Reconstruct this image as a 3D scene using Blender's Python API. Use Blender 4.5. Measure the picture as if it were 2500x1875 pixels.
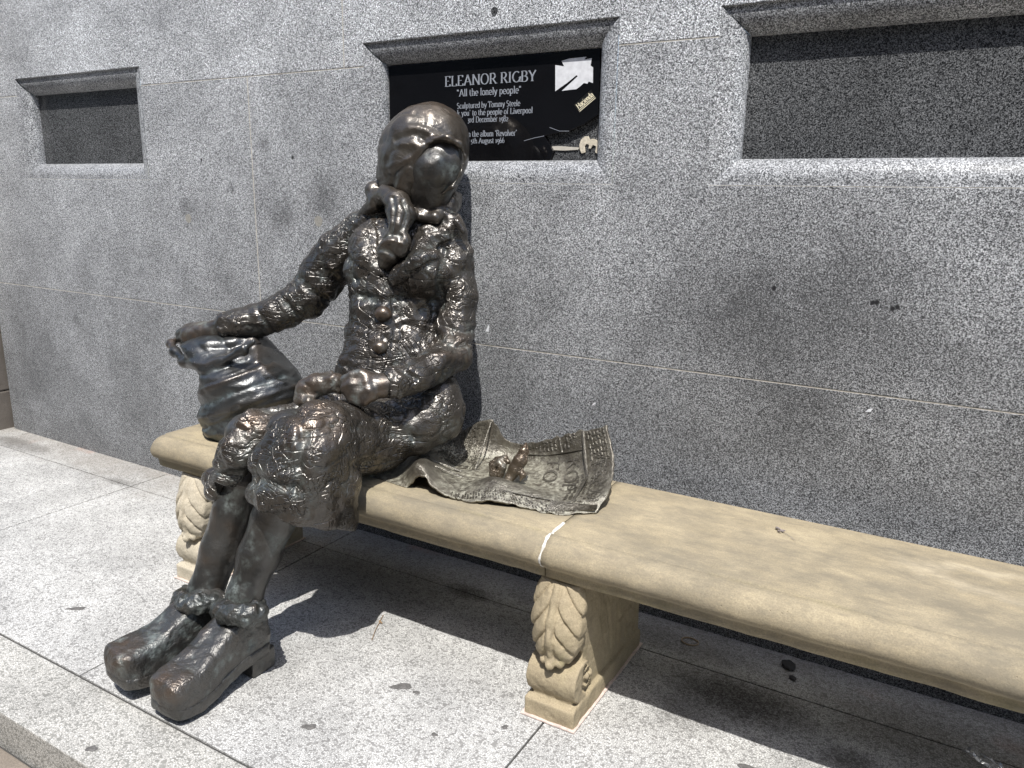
import bpy, bmesh, math, random, json
import numpy as np
from mathutils import Vector, Matrix
random.seed(7); rng = np.random.default_rng(7)
scene = bpy.context.scene
COL = scene.collection
for o in list(bpy.data.objects): bpy.data.objects.remove(o)
# ---------------------------------------------------------------- camera
CAM = {'f': 1893.95, 'C': [1.3852, -2.2659, 1.3581], 'R': [[0.863551, 0.503977, 0.01693], [-0.133765, 0.196574, 0.971322], [-0.486196, 0.84105, -0.237166]]}
cd = bpy.data.cameras.new('camera'); cam = bpy.data.objects.new('camera', cd); COL.objects.link(cam)
cd.sensor_width = 36; cd.lens = CAM['f']/2500*36; cd.clip_start = .05; cd.clip_end = 500
r_, u_, f_ = [Vector(v) for v in CAM['R']]
M = Matrix((r_, u_, -f_)).transposed().to_4x4(); M.translation = Vector(CAM['C']); cam.matrix_world = M
scene.camera = cam
# ---------------------------------------------------------------- sky and sun
SUN = Vector((.25, -.45, 1.0)).normalized()
world = bpy.data.worlds.new('World'); scene.world = world; world.use_nodes = True
wn = world.node_tree; wn.nodes.clear()
sky = wn.nodes.new('ShaderNodeTexSky'); sky.sky_type = 'NISHITA'; sky.sun_disc = False
sky.sun_elevation = math.asin(SUN.z); sky.sun_rotation = math.atan2(SUN.x, SUN.y)
sky.air_density = 1.0; sky.dust_density = 1.5; sky.ozone_density = 1.0
bg = wn.nodes.new('ShaderNodeBackground'); bg.inputs[1].default_value = .15
wo = wn.nodes.new('ShaderNodeOutputWorld'); wn.links.new(sky.outputs[0], bg.inputs[0]); wn.links.new(bg.outputs[0], wo.inputs[0])
sl = bpy.data.lights.new('sun', 'SUN'); sl.energy = 4.1; sl.angle = math.radians(.53); sl.color = (1, .975, .93)
so = bpy.data.objects.new('sun', sl); COL.objects.link(so); so.rotation_euler = SUN.to_track_quat('Z', 'Y').to_euler(); so.location = (3, -6, 9)
vs = scene.view_settings; vs.view_transform = 'Standard'; vs.look = 'None'; vs.gamma = 1; vs.use_curve_mapping = False; vs.exposure = .56
# ---------------------------------------------------------------- data: measured points (metres) of the modelled forms
D = {"torso":{"rows":[[0.676,-0.1811,-0.35,0.2155,0.145],[0.7374,-0.1807,-0.345,0.2049,0.14],[0.8115,-0.1832,-0.33,0.1805,0.13],[0.8844,-0.187,-0.31,0.1527,0.12],[0.9561,-0.1985,-0.285,0.1435,0.115],[1.0287,-0.2043,-0.26,0.1537,0.125],[1.1018,-0.2156,-0.24,0.1715,0.14],[1.1762,-0.2115,-0.225,0.1703,0.125],[1.2355,-0.203,-0.21,0.1623,0.105],[1.2686,-0.1828,-0.205,0.1202,0.085],[1.2926,-0.1601,-0.2,0.0613,0.07]],
"phi":20},
"arm_r":[[-0.4169,-0.215,1.22,0.0629],[-0.4878,-0.225,1.1547,0.0734],[-0.5661,-0.25,1.056,0.0729],[-0.6072,-0.275,0.9903,0.0701],[-0.6812,-0.32,0.9448,0.0621],[-0.7504,-0.365,0.911,0.0573],[-0.806,-0.41,0.8984,0.0522],[-0.8328,-0.43,0.8935,0.0473]],
"arm_l":[[-0.0656,-0.19,1.2328,0.0563],[-0.0318,-0.195,1.1543,0.0621],[-0.0145,-0.21,1.0386,0.0623],[0.0024,-0.24,0.9394,0.062],[0.0398,-0.3,0.8754,0.0578],[0.0285,-0.4,0.8435,0.0561],[0.0145,-0.485,0.8293,0.0506],[-0.0035,-0.545,0.8206,0.043],[-0.0091,-0.555,0.8191,0.0388]],
"hand_r_palm":[[-0.8253,-0.425,0.8853,0.0392],[-0.8814,-0.44,0.8651,0.0444],[-0.9378,-0.455,0.8514,0.048],[-0.9882,-0.465,0.8442,0.0433]],
"fing_r":[[[-0.9546,-0.455,0.8765,0.0232],[-1.0164,-0.455,0.8636,0.0218],[-1.0717,-0.45,0.8418,0.0187]],[[-0.9341,-0.465,0.8599,0.0231],[-1.0061,-0.465,0.8423,0.0217],[-1.0626,-0.455,0.8212,0.0186]],[[-0.9104,-0.47,0.8415,0.023],[-0.9769,-0.47,0.8225,0.0216],[-1.0329,-0.46,0.8011,0.0186]],[[-0.8766,-0.475,0.8277,0.0212],[-0.944,-0.47,0.806,0.0199],[-0.994,-0.46,0.7867,0.0168]],[[-0.8477,-0.45,0.8419,0.0229],[-0.8781,-0.475,0.8142,0.0196],[-0.9199,-0.475,0.7893,0.0165]]],
"hand_l_palm":[[0.0004,-0.55,0.8167,0.0295],[-0.0304,-0.575,0.8148,0.0347],[-0.0652,-0.595,0.814,0.0401],[-0.0983,-0.605,0.8142,0.0349]],
"fing_l":[[[-0.0556,-0.605,0.8433,0.0172],[-0.0909,-0.62,0.8415,0.0173],[-0.1138,-0.63,0.8336,0.016],[-0.1065,-0.635,0.8165,0.0146]],[[-0.0476,-0.615,0.8287,0.0171],[-0.0854,-0.635,0.8221,0.0172],[-0.1058,-0.64,0.8094,0.0159],[-0.0924,-0.64,0.7976,0.0146]],[[-0.0337,-0.62,0.81,0.0184],[-0.0656,-0.635,0.8004,0.0171],[-0.0824,-0.64,0.7881,0.0159],[-0.0688,-0.64,0.7819,0.0145]],[[-0.0291,-0.61,0.7949,0.0185],[-0.043,-0.63,0.7863,0.0171],[-0.0561,-0.635,0.78,0.0145],[-0.0469,-0.63,0.7748,0.0132]],[[-0.0522,-0.585,0.8385,0.0187],[-0.0716,-0.61,0.8517,0.0172],[-0.0931,-0.625,0.849,0.0146]]],
"cuff_r":[[-0.82,-0.42,0.9263,0.0065],[-0.8521,-0.44,0.9143,0.0098],[-0.8089,-0.455,0.8845,0.0097],[-0.7821,-0.44,0.859,0.0081]],
"cuff_l":[[-0.0127,-0.545,0.8621,0.008],[-0.0065,-0.57,0.843,0.0093],[0.0076,-0.58,0.8156,0.0093],[0.0246,-0.56,0.7878,0.008]],
"bust":[[[-0.2935,-0.32,1.1252],[0.8636,0.504,0.0169],[-0.1338,0.1966,0.9713],[-0.4862,0.8411,-0.2372],[0.0539,0.0629,0.07]],[[-0.0592,-0.3,1.1164],[0.8636,0.504,0.0169],[-0.1338,0.1966,0.9713],[-0.4862,0.8411,-0.2372],[0.0634,0.0648,0.08]]],
"button":[[[-0.1542,-0.408,0.9918],[0.8636,0.504,0.0169],[-0.1338,0.1966,0.9713],[-0.4862,0.8411,-0.2372],[0.0272,0.0243,0.02]],[[-0.1431,-0.436,0.8927],[0.8636,0.504,0.0169],[-0.1338,0.1966,0.9713],[-0.4862,0.8411,-0.2372],[0.0243,0.0214,0.02]]],
"shoulder_seam":[[0.0043,-0.24,1.2751,0.0143],[0.0267,-0.235,1.2449,0.0143]],
"hood":[[[-0.1541,-0.17,1.4948],[0.8698,0.4397,-0.2239],[0.084,0.3151,0.9453],[-0.4862,0.8411,-0.2372],[0.1376,0.1435,0.136]],[[-0.1912,-0.19,1.4514],[0.8198,0.533,0.2096],[-0.3027,0.0925,0.9486],[-0.4862,0.8411,-0.2372],[0.1129,0.11,0.12]],[[-0.2462,-0.2,1.4035],[0.6937,0.5365,0.4805],[-0.5314,-0.0691,0.8443],[-0.4862,0.8411,-0.2372],[0.0662,0.0541,0.085]],[[-0.1457,-0.21,1.3966],[0.8729,0.4549,-0.1764],[0.0405,0.2928,0.9553],[-0.4862,0.8411,-0.2372],[0.1059,0.0676,0.09]]],
"hood_rim":[[-0.1432,-0.272,1.3476,0.0043],[-0.1574,-0.288,1.3752,0.0058],[-0.1624,-0.29,1.4085,0.0057],[-0.1441,-0.287,1.4499,0.0071],[-0.1032,-0.282,1.4839,0.007],[-0.0565,-0.272,1.5093,0.007],[-0.014,-0.255,1.5216,0.007],[0.0114,-0.228,1.5042,0.0056],[0.0179,-0.215,1.4657,0.0042],[0.0128,-0.225,1.4191,0.0042],[-0.0043,-0.245,1.3802,0.0042],[-0.037,-0.255,1.3549,0.0043]],
"face_cut":[[-0.0394,-0.292,1.4264],[0.8027,0.3226,-0.5016],[0.3454,0.4343,0.832],[-0.4862,0.8411,-0.2372],[0.0641,0.0934,0.052]],
"face":[[-0.0812,-0.239,1.4254],[0.8027,0.3226,-0.5016],[0.4849,0.1368,0.8639],[-0.3473,0.9367,0.0466],[0.0817,0.1204,0.033]],
"chin":[[-0.1497,-0.215,1.3708,0.0295],[-0.1171,-0.205,1.3656,0.025]],
"nose":[[-0.0329,-0.272,1.4581,0.0056],[-0.0678,-0.272,1.4148,0.0085],[-0.1018,-0.262,1.3846,0.0086]],
"eyes":[[[-0.1003,-0.292,1.4059],[0.7433,0.5407,0.3938],[-0.4595,-0.0152,0.8881],[-0.4862,0.8411,-0.2372],[0.0141,0.0113,0.012]],[[0.0076,-0.296,1.4435],[0.7433,0.5407,0.3938],[-0.4595,-0.0152,0.8881],[-0.4862,0.8411,-0.2372],[0.0138,0.011,0.012]]],
"mouth":[[-0.0701,-0.305,1.3677,0.0042],[-0.0253,-0.312,1.3869,0.0042]],
"scarf":[[[-0.2908,-0.24,1.3805,0.0195],[-0.3139,-0.25,1.3626,0.0271],[-0.2947,-0.26,1.3395,0.0269],[-0.2403,-0.275,1.3461,0.0324]],[[-0.2325,-0.275,1.3548,0.0323],[-0.1763,-0.3,1.3244,0.0419],[-0.1431,-0.32,1.2889,0.0458],[-0.1349,-0.345,1.2562,0.0355],[-0.1419,-0.355,1.2339,0.027]],[[-0.1345,-0.355,1.2426,0.0283],[-0.1456,-0.36,1.2116,0.037],[-0.1605,-0.365,1.1788,0.04],[-0.1759,-0.365,1.1482,0.0259],[-0.188,-0.36,1.1271,0.0116]],[[-0.1206,-0.35,1.2429,0.0226],[-0.1066,-0.355,1.2131,0.0198],[-0.1137,-0.365,1.1811,0.017]],[[-0.2868,-0.27,1.3222,0.0239],[-0.3439,-0.24,1.3031,0.0214],[-0.3941,-0.22,1.2745,0.0187]]],
"scarf_grooves":[[[-0.2,-0.33,1.31,0.0043],[-0.1616,-0.37,1.2559,0.0042]]],
"neckband":[[[-0.1753,-0.25,1.3173,0.0206],[-0.1155,-0.245,1.3029,0.0219],[-0.0709,-0.225,1.3052,0.0218],[-0.0613,-0.17,1.3238,0.0207],[-0.0912,-0.1,1.3437,0.0212]],[[-0.1717,-0.23,1.346,0.0266],[-0.112,-0.2,1.3343,0.0354],[-0.1001,-0.14,1.3477,0.033]],[[-0.124,-0.27,1.2859,0.0145],[-0.0673,-0.25,1.2844,0.0173],[-0.0528,-0.19,1.304,0.0176],[-0.0843,-0.11,1.3187,0.0151]]],
"skirt":[[[-0.0715,-0.4,0.6666,0.0932],[-0.1121,-0.53,0.6523,0.0928],[-0.1135,-0.65,0.6747,0.0886],[-0.0992,-0.75,0.7061,0.0847]],[[-0.0992,-0.75,0.7061,0.0847],[-0.0979,-0.8,0.6639,0.0961],[-0.1237,-0.81,0.5921,0.1098],[-0.1476,-0.8,0.5151,0.117],[-0.1514,-0.8,0.4584,0.1126]],[[-0.0808,-0.76,0.6799,0.0766],[-0.0758,-0.735,0.5643,0.0718],[-0.0721,-0.73,0.4512,0.0595]],[[-0.1793,-0.8,0.7,0.0564],[-0.1962,-0.84,0.6274,0.0588],[-0.1916,-0.85,0.5501,0.0641]],[[-0.1244,-0.38,0.6532,0.0891],[-0.2109,-0.5,0.688,0.0722],[-0.2699,-0.58,0.6932,0.0653],[-0.3131,-0.7,0.6764,0.0605],[-0.3447,-0.755,0.668,0.0625]],[[-0.3447,-0.755,0.668,0.0625],[-0.3531,-0.8,0.6136,0.0565],[-0.4065,-0.81,0.549,0.0491],[-0.4579,-0.81,0.4798,0.0389],[-0.4494,-0.81,0.4446,0.0167]],[[-0.4598,-0.76,0.6043,0.0363],[-0.491,-0.78,0.5078,0.0367],[-0.5177,-0.79,0.4574,0.017]],[[0.0093,-0.35,0.7503,0.0752],[0.0127,-0.38,0.6904,0.0892],[-0.0241,-0.45,0.6569,0.088]],[[-0.1024,-0.5,0.6045,0.0855],[-0.1262,-0.6,0.5914,0.0692]]],
"hem_a":[[-0.3329,-0.8,0.5176,0.0014],[-0.239,-0.86,0.5045,0.0013],[-0.1237,-0.86,0.4883,0.0013],[-0.0614,-0.72,0.4243,0.0013]],
"hem_edge":[[-0.2544,-0.86,0.5812,0.0207],[-0.2467,-0.87,0.5422,0.0181],[-0.1888,-0.88,0.5173,0.0178],[-0.1068,-0.88,0.509,0.0175],[-0.0588,-0.83,0.4857,0.0177],[-0.0415,-0.75,0.4517,0.0156]],
"knee_worn":[[-0.0532,-0.8,0.7929,0.09],[-0.0647,-0.84,0.7815,0.08],[-0.3144,-0.8,0.7249,0.06]],
"legs":[[[-0.1893,-0.8,0.5617,0.06],[-0.2503,-0.8,0.4352,0.063],[-0.282,-0.835,0.3247,0.058],[-0.2969,-0.885,0.2174,0.0497],[-0.3002,-0.9,0.1642,0.0511]],[[-0.3851,-0.78,0.5148,0.0496],[-0.4247,-0.8,0.4242,0.0557],[-0.4464,-0.835,0.3043,0.0573],[-0.4667,-0.885,0.183,0.0503],[-0.4901,-0.9,0.126,0.0505]]],
"cuffs":[[[[-0.3064,-0.965,0.2045,0.0261],[-0.2368,-0.99,0.2239,0.028],[-0.1777,-0.985,0.2342,0.0289],[-0.1687,-0.95,0.2294,0.0254],[-0.2634,-0.87,0.1801,0.0242],[-0.3708,-0.84,0.1484,0.0251],[-0.3743,-0.9,0.1717,0.0246],[-0.3064,-0.965,0.2045,0.0261]]],[[[-0.4928,-0.955,0.1746,0.0247],[-0.42,-0.985,0.1974,0.0266],[-0.3686,-0.985,0.2099,0.0263],[-0.3571,-0.96,0.2057,0.0238],[-0.4144,-0.9,0.1733,0.022],[-0.5307,-0.85,0.1356,0.023],[-0.5559,-0.89,0.1469,0.0228],[-0.4928,-0.955,0.1746,0.0247]]]],
"cuff_tabs":[[[-0.2593,-1.0,0.1979,0.0102],[-0.2628,-1.01,0.1919,0.0115]],[[-0.4519,-0.99,0.1664,0.0107],[-0.4497,-1.0,0.1601,0.0094]]],
"bundle":[[[-0.2393,-0.66,0.7835,0.0408],[-0.2012,-0.645,0.8053,0.0352]],[[-0.2012,-0.645,0.8053,0.0338],[-0.157,-0.63,0.8181,0.0296],[-0.1434,-0.62,0.8082,0.0243]],[[-0.2426,-0.68,0.7677,0.0243],[-0.1997,-0.69,0.768,0.0213]],[[-0.2105,-0.615,0.8261,0.0109],[-0.1872,-0.61,0.8366,0.0123]]],
"bag":{"rows":[[0.4658,-0.7695,-0.42,0.0713,0.1],[0.4884,-0.771,-0.42,0.1323,0.125],[0.5404,-0.7735,-0.42,0.1702,0.14],[0.604,-0.7535,-0.42,0.1819,0.145],[0.6659,-0.7386,-0.42,0.1772,0.145],[0.7158,-0.7435,-0.42,0.17,0.14],[0.7536,-0.7752,-0.42,0.1622,0.13],[0.79,-0.8215,-0.42,0.1581,0.115],[0.8236,-0.8662,-0.42,0.1523,0.1],[0.852,-0.8512,-0.42,0.1202,0.085],[0.8633,-0.8393,-0.42,0.0944,0.06]],
"phi":50},
"bag_folds":[[[-1.0791,-0.49,0.8144,0.0118],[-1.0231,-0.515,0.7907,0.0133],[-0.9393,-0.535,0.7706,0.013],[-0.8412,-0.54,0.7671,0.0128],[-0.7573,-0.53,0.7887,0.011],[-0.6799,-0.515,0.8305,0.0109],[-0.6428,-0.49,0.8654,0.0108]],[[-1.0791,-0.49,0.8144,0.0118],[-1.0956,-0.45,0.8186,0.0102],[-1.0878,-0.42,0.8202,0.0103]],[[-0.8488,-0.545,0.5422,0.013],[-0.6953,-0.565,0.5403,0.0142],[-0.563,-0.56,0.5862,0.0122]]],
"bag_mouth":[[-1.0664,-0.47,0.799,0.0118],[-0.9942,-0.48,0.7815,0.0184],[-0.9086,-0.485,0.7789,0.0181],[-0.8403,-0.48,0.7962,0.0162]],
"bird":[[[0.3148,-0.325,0.6358,0.0042],[0.3146,-0.335,0.6138,0.0139],[0.3082,-0.345,0.5849,0.0208],[0.2954,-0.355,0.5575,0.0208],[0.2855,-0.365,0.5351,0.0153]],[[0.2853,-0.37,0.5337,0.0125],[0.2879,-0.385,0.5243,0.0124],[0.2906,-0.4,0.5122,0.0041]],[[0.3084,-0.35,0.5615,0.0083],[0.3271,-0.36,0.5478,0.0096],[0.3236,-0.37,0.5328,0.0041]]],
"bread":[[[0.2143,-0.35,0.5309,0.0113],[0.2143,-0.345,0.5534,0.0128],[0.234,-0.345,0.5632,0.0127],[0.2503,-0.35,0.553,0.0112],[0.2438,-0.355,0.5324,0.0113],[0.2208,-0.355,0.5278,0.0113]],[[0.2149,-0.33,0.5671,0.0085],[0.2446,-0.33,0.5757,0.0099],[0.2608,-0.335,0.5684,0.007]]],
"paper":[[[-0.1355,-0.53,0.509],[0.0207,-0.55,0.5],[0.0849,-0.55,0.5597],[0.1545,-0.555,0.533],[0.2254,-0.553,0.5138],[0.3224,-0.535,0.5248],[0.4098,-0.505,0.5159],[0.5105,-0.49,0.5103],[0.5983,-0.425,0.5152]],[[-0.143,-0.51,0.5166],[-0.0171,-0.515,0.5133],[0.0703,-0.53,0.5866],[0.1235,-0.5,0.5374],[0.1923,-0.48,0.5235],[0.2724,-0.455,0.558],[0.3522,-0.445,0.55],[0.4937,-0.43,0.5319],[0.6004,-0.37,0.5459]],[[-0.1633,-0.43,0.5117],[-0.0757,-0.41,0.5226],[0.0052,-0.42,0.5641],[0.0733,-0.38,0.5196],[0.153,-0.383,0.5138],[0.2267,-0.34,0.5153],[0.3194,-0.345,0.5136],[0.4617,-0.32,0.5207],[0.5831,-0.29,0.572]],[[-0.1626,-0.36,0.5151],[-0.1245,-0.31,0.524],[-0.0653,-0.3,0.5481],[0.0201,-0.25,0.5177],[0.1004,-0.22,0.5241],[0.1621,-0.19,0.5191],[0.2657,-0.19,0.5232],[0.4221,-0.21,0.5594],[0.5571,-0.235,0.6217]],[[-0.183,-0.28,0.5129],[-0.1659,-0.23,0.5221],[-0.1289,-0.2,0.5406],[-0.0019,-0.19,0.5911],[0.1045,-0.18,0.6367],[0.1551,-0.165,0.5747],[0.2478,-0.16,0.5787],[0.3836,-0.17,0.6376],[0.515,-0.19,0.6887]]],
"text":[["ELEANOR RIGBY",-0.2376,0.1195,1.7121,0.0321],["“All the lonely people”",-0.1873,0.0656,1.6778,0.0219],["Sculptured by Tommy Steele",-0.1863,0.0619,1.6387,0.0181],["‘Thank you’ to the people of Liverpool",-0.237,0.1087,1.6151,0.0183],["3rd December 1982",-0.1433,0.018,1.5927,0.0181],["From the album ‘Revolver’",-0.1751,0.0515,1.5465,0.0184],["5th August 1966",-0.1295,0.0046,1.5249,0.0167]],
"crack":[[0.1771,0.045,1.4657],[0.1849,0.045,1.4966],[0.1524,0.045,1.5435],[0.2416,0.045,1.5564],[0.2918,0.045,1.5752],[0.3467,0.045,1.6017]],
"cracklines":[[[0.1524,0.045,1.5435],[0.1144,0.045,1.5378],[0.0781,0.045,1.5297]],[[0.2416,0.045,1.5564],[0.207,0.045,1.5572],[0.1715,0.045,1.5692]]],
"torn":[[0.1859,0.045,1.755],[0.2173,0.045,1.7492],[0.2073,0.045,1.7655],[0.2334,0.045,1.7709],[0.2929,0.045,1.7722],[0.2846,0.045,1.764],[0.3107,0.045,1.7672],[0.3076,0.045,1.7457],[0.3161,0.045,1.7403],[0.3177,0.045,1.6952],[0.3031,0.045,1.7002],[0.2992,0.045,1.6941],[0.2866,0.045,1.6968],[0.2745,0.045,1.6875],[0.2622,0.045,1.6802],[0.2114,0.045,1.6776],[0.2363,0.045,1.6959],[0.2658,0.045,1.7179],[0.2606,0.045,1.721],[0.2297,0.045,1.7005],[0.194,0.045,1.6806],[0.1885,0.045,1.6772]],
"hac":[[0.2535,0.045,1.6345],[0.2757,0.045,1.6084],[0.3249,0.045,1.6542],[0.3124,0.045,1.6768]],
"goo":[[0.2725,0.06,1.5142],[0.2782,0.06,1.5308],[0.2906,0.06,1.5398],[0.3032,0.06,1.5403],[0.3079,0.06,1.5303],[0.3204,0.06,1.5326],[0.3331,0.06,1.528],[0.3401,0.06,1.5132],[0.3385,0.06,1.4857],[0.3286,0.06,1.4913],[0.3306,0.06,1.5097],[0.3192,0.06,1.5135],[0.3133,0.06,1.5026],[0.3049,0.06,1.5027],[0.3065,0.06,1.5137],[0.2979,0.06,1.5175],[0.2918,0.06,1.5103],[0.2948,0.06,1.4917],[0.2821,0.06,1.4881],[0.2752,0.06,1.4993]],
"strip":[[0.1646,0.06,1.5113],[0.201,0.06,1.5123],[0.2728,0.06,1.5068],[0.2688,0.06,1.5002],[0.219,0.06,1.4982],[0.1703,0.06,1.5006]],
"wall_spots":[[-1.5761,1.288,0.032],[-1.277,1.3614,0.024],[-0.9929,1.2574,0.0576],[-0.9356,0.9819,0.0352],[0.8872,1.0619,0.208],[1.0711,1.0903,0.192],[-2.4895,0.704,0.0256],[1.0391,0.8106,0.096],[-1.0736,1.5372,0.0288],[-0.7667,1.3294,0.064]],
"black_spots":[[0.9234,1.1149,0.0064],[1.1807,1.0968,0.0064],[1.1897,1.0975,0.0064],[1.2307,1.0813,0.0064],[1.2411,1.0871,0.0064],[-1.4489,1.4782,0.0064],[-0.9215,1.4833,0.0064]],
"plugs":[[-1.5616,1.2335,0.0192],[-0.8001,1.2453,0.0208],[-0.0126,1.9205,0.0128]],
"streaks":[[-2.6156,0.1696,0.0448],[-1.3168,0.964,0.0]],
"trapezius":[[[-0.1675,-0.2,1.2954,0.0449],[-0.3068,-0.205,1.2888,0.043],[-0.4037,-0.21,1.2511,0.0501]],[[-0.1675,-0.2,1.2954,0.0449],[-0.0673,-0.2,1.2836,0.0382],[-0.0442,-0.195,1.2483,0.0441]]],
"knee_fold":[[-0.1471,-0.93,0.6765,0.0109],[-0.0616,-0.945,0.7034,0.0141],[0.0257,-0.935,0.7206,0.0138],[0.0467,-0.86,0.6929,0.0119],[0.0255,-0.79,0.6489,0.0099]],
"flap_c":[-0.1785,-0.3,1.0645],
"flaps":[[[[-0.0259,0.0185],[0.0492,0.0986],[0.0633,0.1575],[0.0867,0.1865],[0.1695,0.1712],[0.1774,0.1405],[0.1396,0.1265],[0.1305,0.1129],[0.1456,0.0744],[0.0776,0.0362],[0.0352,0.0068],[-0.0049,-0.0153]],0.021],[[[-0.0824,0.2277],[-0.058,0.1631],[-0.0547,0.0937],[-0.0227,0.0169],[-0.0834,0.0372],[-0.1342,0.0843],[-0.1573,0.1532],[-0.1248,0.1985]],0.017],[[[-0.0242,0.0212],[-0.0089,-0.0361],[-0.0059,-0.1216],[-0.0141,-0.2081],[-0.0389,-0.2933],[-0.2033,-0.2833],[-0.1794,-0.1137],[-0.1623,-0.026],[-0.1337,0.0299]],0.01]],
"bag_relief":[[[[-0.965,-0.1578],[-0.911,-0.2073],[-0.8314,-0.2335],[-0.6747,-0.2462],[-0.5397,-0.1705]],0.0062,0.011],[[[-0.835,-0.2617],[-0.6784,-0.2803],[-0.5454,-0.2313]],-0.0081,0.012],[[[-0.8221,-0.347],[-0.6845,-0.3373],[-0.5506,-0.2862],[-0.4653,-0.2457]],0.0068,0.011],[[[-0.8158,-0.3917],[-0.6667,-0.3771],[-0.5338,-0.3281],[-0.429,-0.2868]],-0.0093,0.012],[[[-0.8342,-0.4464],[-0.6712,-0.4191],[-0.5169,-0.37],[-0.3923,-0.3194]],0.0068,0.01],[[[-0.8152,-0.484],[-0.6526,-0.4519],[-0.4993,-0.4034]],-0.0068,0.01],[[[-0.8075,-0.5184],[-0.6562,-0.4873],[-0.523,-0.4379]],0.005,0.009],[[[-0.5456,-0.1458],[-0.5151,-0.2367],[-0.4681,-0.2784],[-0.3923,-0.3194]],0.0074,0.01],[[[-0.732,-0.1648],[-0.6716,-0.2173]],-0.0037,0.008],[[[-0.6428,-0.1507],[-0.6054,-0.2018]],-0.0037,0.008],[[[-0.7809,-0.2937],[-0.7035,-0.3079]],-0.0037,0.007],[[[-0.6479,-0.4064],[-0.5597,-0.3824]],-0.0037,0.006]],
"coat_relief":[[[[0.1367,-0.1767],[0.1955,-0.1966],[0.249,-0.1805]],-0.011,0.01],[[[0.1453,-0.1285],[0.2181,-0.1481],[0.2495,-0.1413]],-0.007,0.008],[[[0.1436,-0.0735],[0.1975,-0.0874]],-0.006,0.008],[[[-0.3634,0.0512],[-0.3203,0.0071],[-0.2593,-0.0316]],-0.009,0.01],[[[-0.4351,-0.008],[-0.3738,-0.0815]],-0.009,0.009],[[[-0.5267,-0.0338],[-0.4747,-0.1242]],-0.007,0.008],[[[-0.1716,0.112],[-0.1486,0.067],[-0.1311,0.0153]],-0.011,0.011],[[[-0.1453,-0.0271],[-0.0385,-0.0513],[0.0722,-0.0415],[0.1468,-0.0627]],-0.009,0.012],[[[0.1581,0.1127],[0.1491,0.0342],[0.1443,-0.0463]],-0.014,0.01],[[[0.0652,-0.2676],[0.128,-0.2257],[0.1877,-0.2269]],0.006,0.01],[[[0.0335,-0.2673],[0.0955,-0.2967]],-0.006,0.008],[[[-0.2507,0.0979],[-0.2019,0.0353]],0.006,0.012],[[[-0.1586,-0.1147],[-0.0753,-0.1403]],-0.005,0.01],[[[0.0227,-0.1229],[0.1297,-0.1556]],-0.006,0.01],[[[-0.1644,-0.2195],[-0.063,-0.2365]],-0.005,0.01]],
"skirt_relief":[[[[-0.5793,-0.5438],[-0.463,-0.5776],[-0.3137,-0.5656],[-0.2064,-0.5856]],-0.015,0.017],[[[-0.3981,-0.3931],[-0.4623,-0.4954],[-0.5817,-0.6146]],0.008,0.014],[[[-0.1759,-0.4284],[-0.1898,-0.5166],[-0.2071,-0.5987]],-0.01,0.014],[[[-0.5877,-0.6776],[-0.4213,-0.6907],[-0.244,-0.6593]],-0.007,0.013],[[[-0.4974,-0.6179],[-0.4571,-0.7554]],-0.007,0.012],[[[-0.3164,-0.6059],[-0.3074,-0.7581]],0.007,0.014],[[[-0.3688,-0.3926],[-0.2818,-0.3718],[-0.201,-0.3974],[-0.1911,-0.4447]],-0.007,0.008],[[[-0.7046,-0.5231],[-0.6219,-0.5815],[-0.6766,-0.6845]],-0.008,0.012],[[[-0.1053,-0.4187],[0.0106,-0.4612],[0.0904,-0.4807]],-0.007,0.012],[[[-0.0752,-0.5111],[0.0246,-0.5294]],0.006,0.012]],
"scarf_relief":[[[[-0.0003,0.2586],[0.0075,0.2229],[0.0025,0.1726],[-0.0047,0.149]],-0.006,0.006],[[[0.03,0.2492],[0.0469,0.2113],[0.0362,0.1659],[0.0201,0.1462]],-0.006,0.006],[[[0.0536,0.2302],[0.0673,0.1889],[0.0479,0.1512]],-0.005,0.005],[[[-0.0338,0.133],[-0.0018,0.1432],[0.029,0.1372]],-0.005,0.006],[[[-0.0312,0.119],[0.0083,0.1231],[0.0343,0.1123]],0.005,0.007],[[[-0.0384,0.099],[-0.007,0.0918],[0.0142,0.0733]],-0.005,0.006],[[[-0.0721,0.2739],[-0.0263,0.234]],-0.005,0.006]],
"hood_relief":[[[[-0.0149,0.3557],[0.0372,0.3628],[0.081,0.3861]],0.006,0.012],[[[0.0097,0.4343],[0.08,0.4442],[0.1507,0.4089],[0.2057,0.3819]],-0.005,0.01],[[[-0.0143,0.2951],[0.0061,0.3419],[0.0431,0.3593]],-0.005,0.008],[[[0.0471,0.4729],[0.1305,0.4496],[0.1925,0.4111]],0.005,0.012],[[[0.0271,0.4158],[0.0862,0.4104]],0.004,0.01],[[[0.0071,0.2893],[0.0267,0.3231],[0.0516,0.345]],0.004,0.007],[[[0.0955,0.4786],[0.1723,0.4368]],-0.003,0.007],[[[0.2329,0.3795],[0.2361,0.318]],0.003,0.008]]}

SEAT = .508
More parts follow.
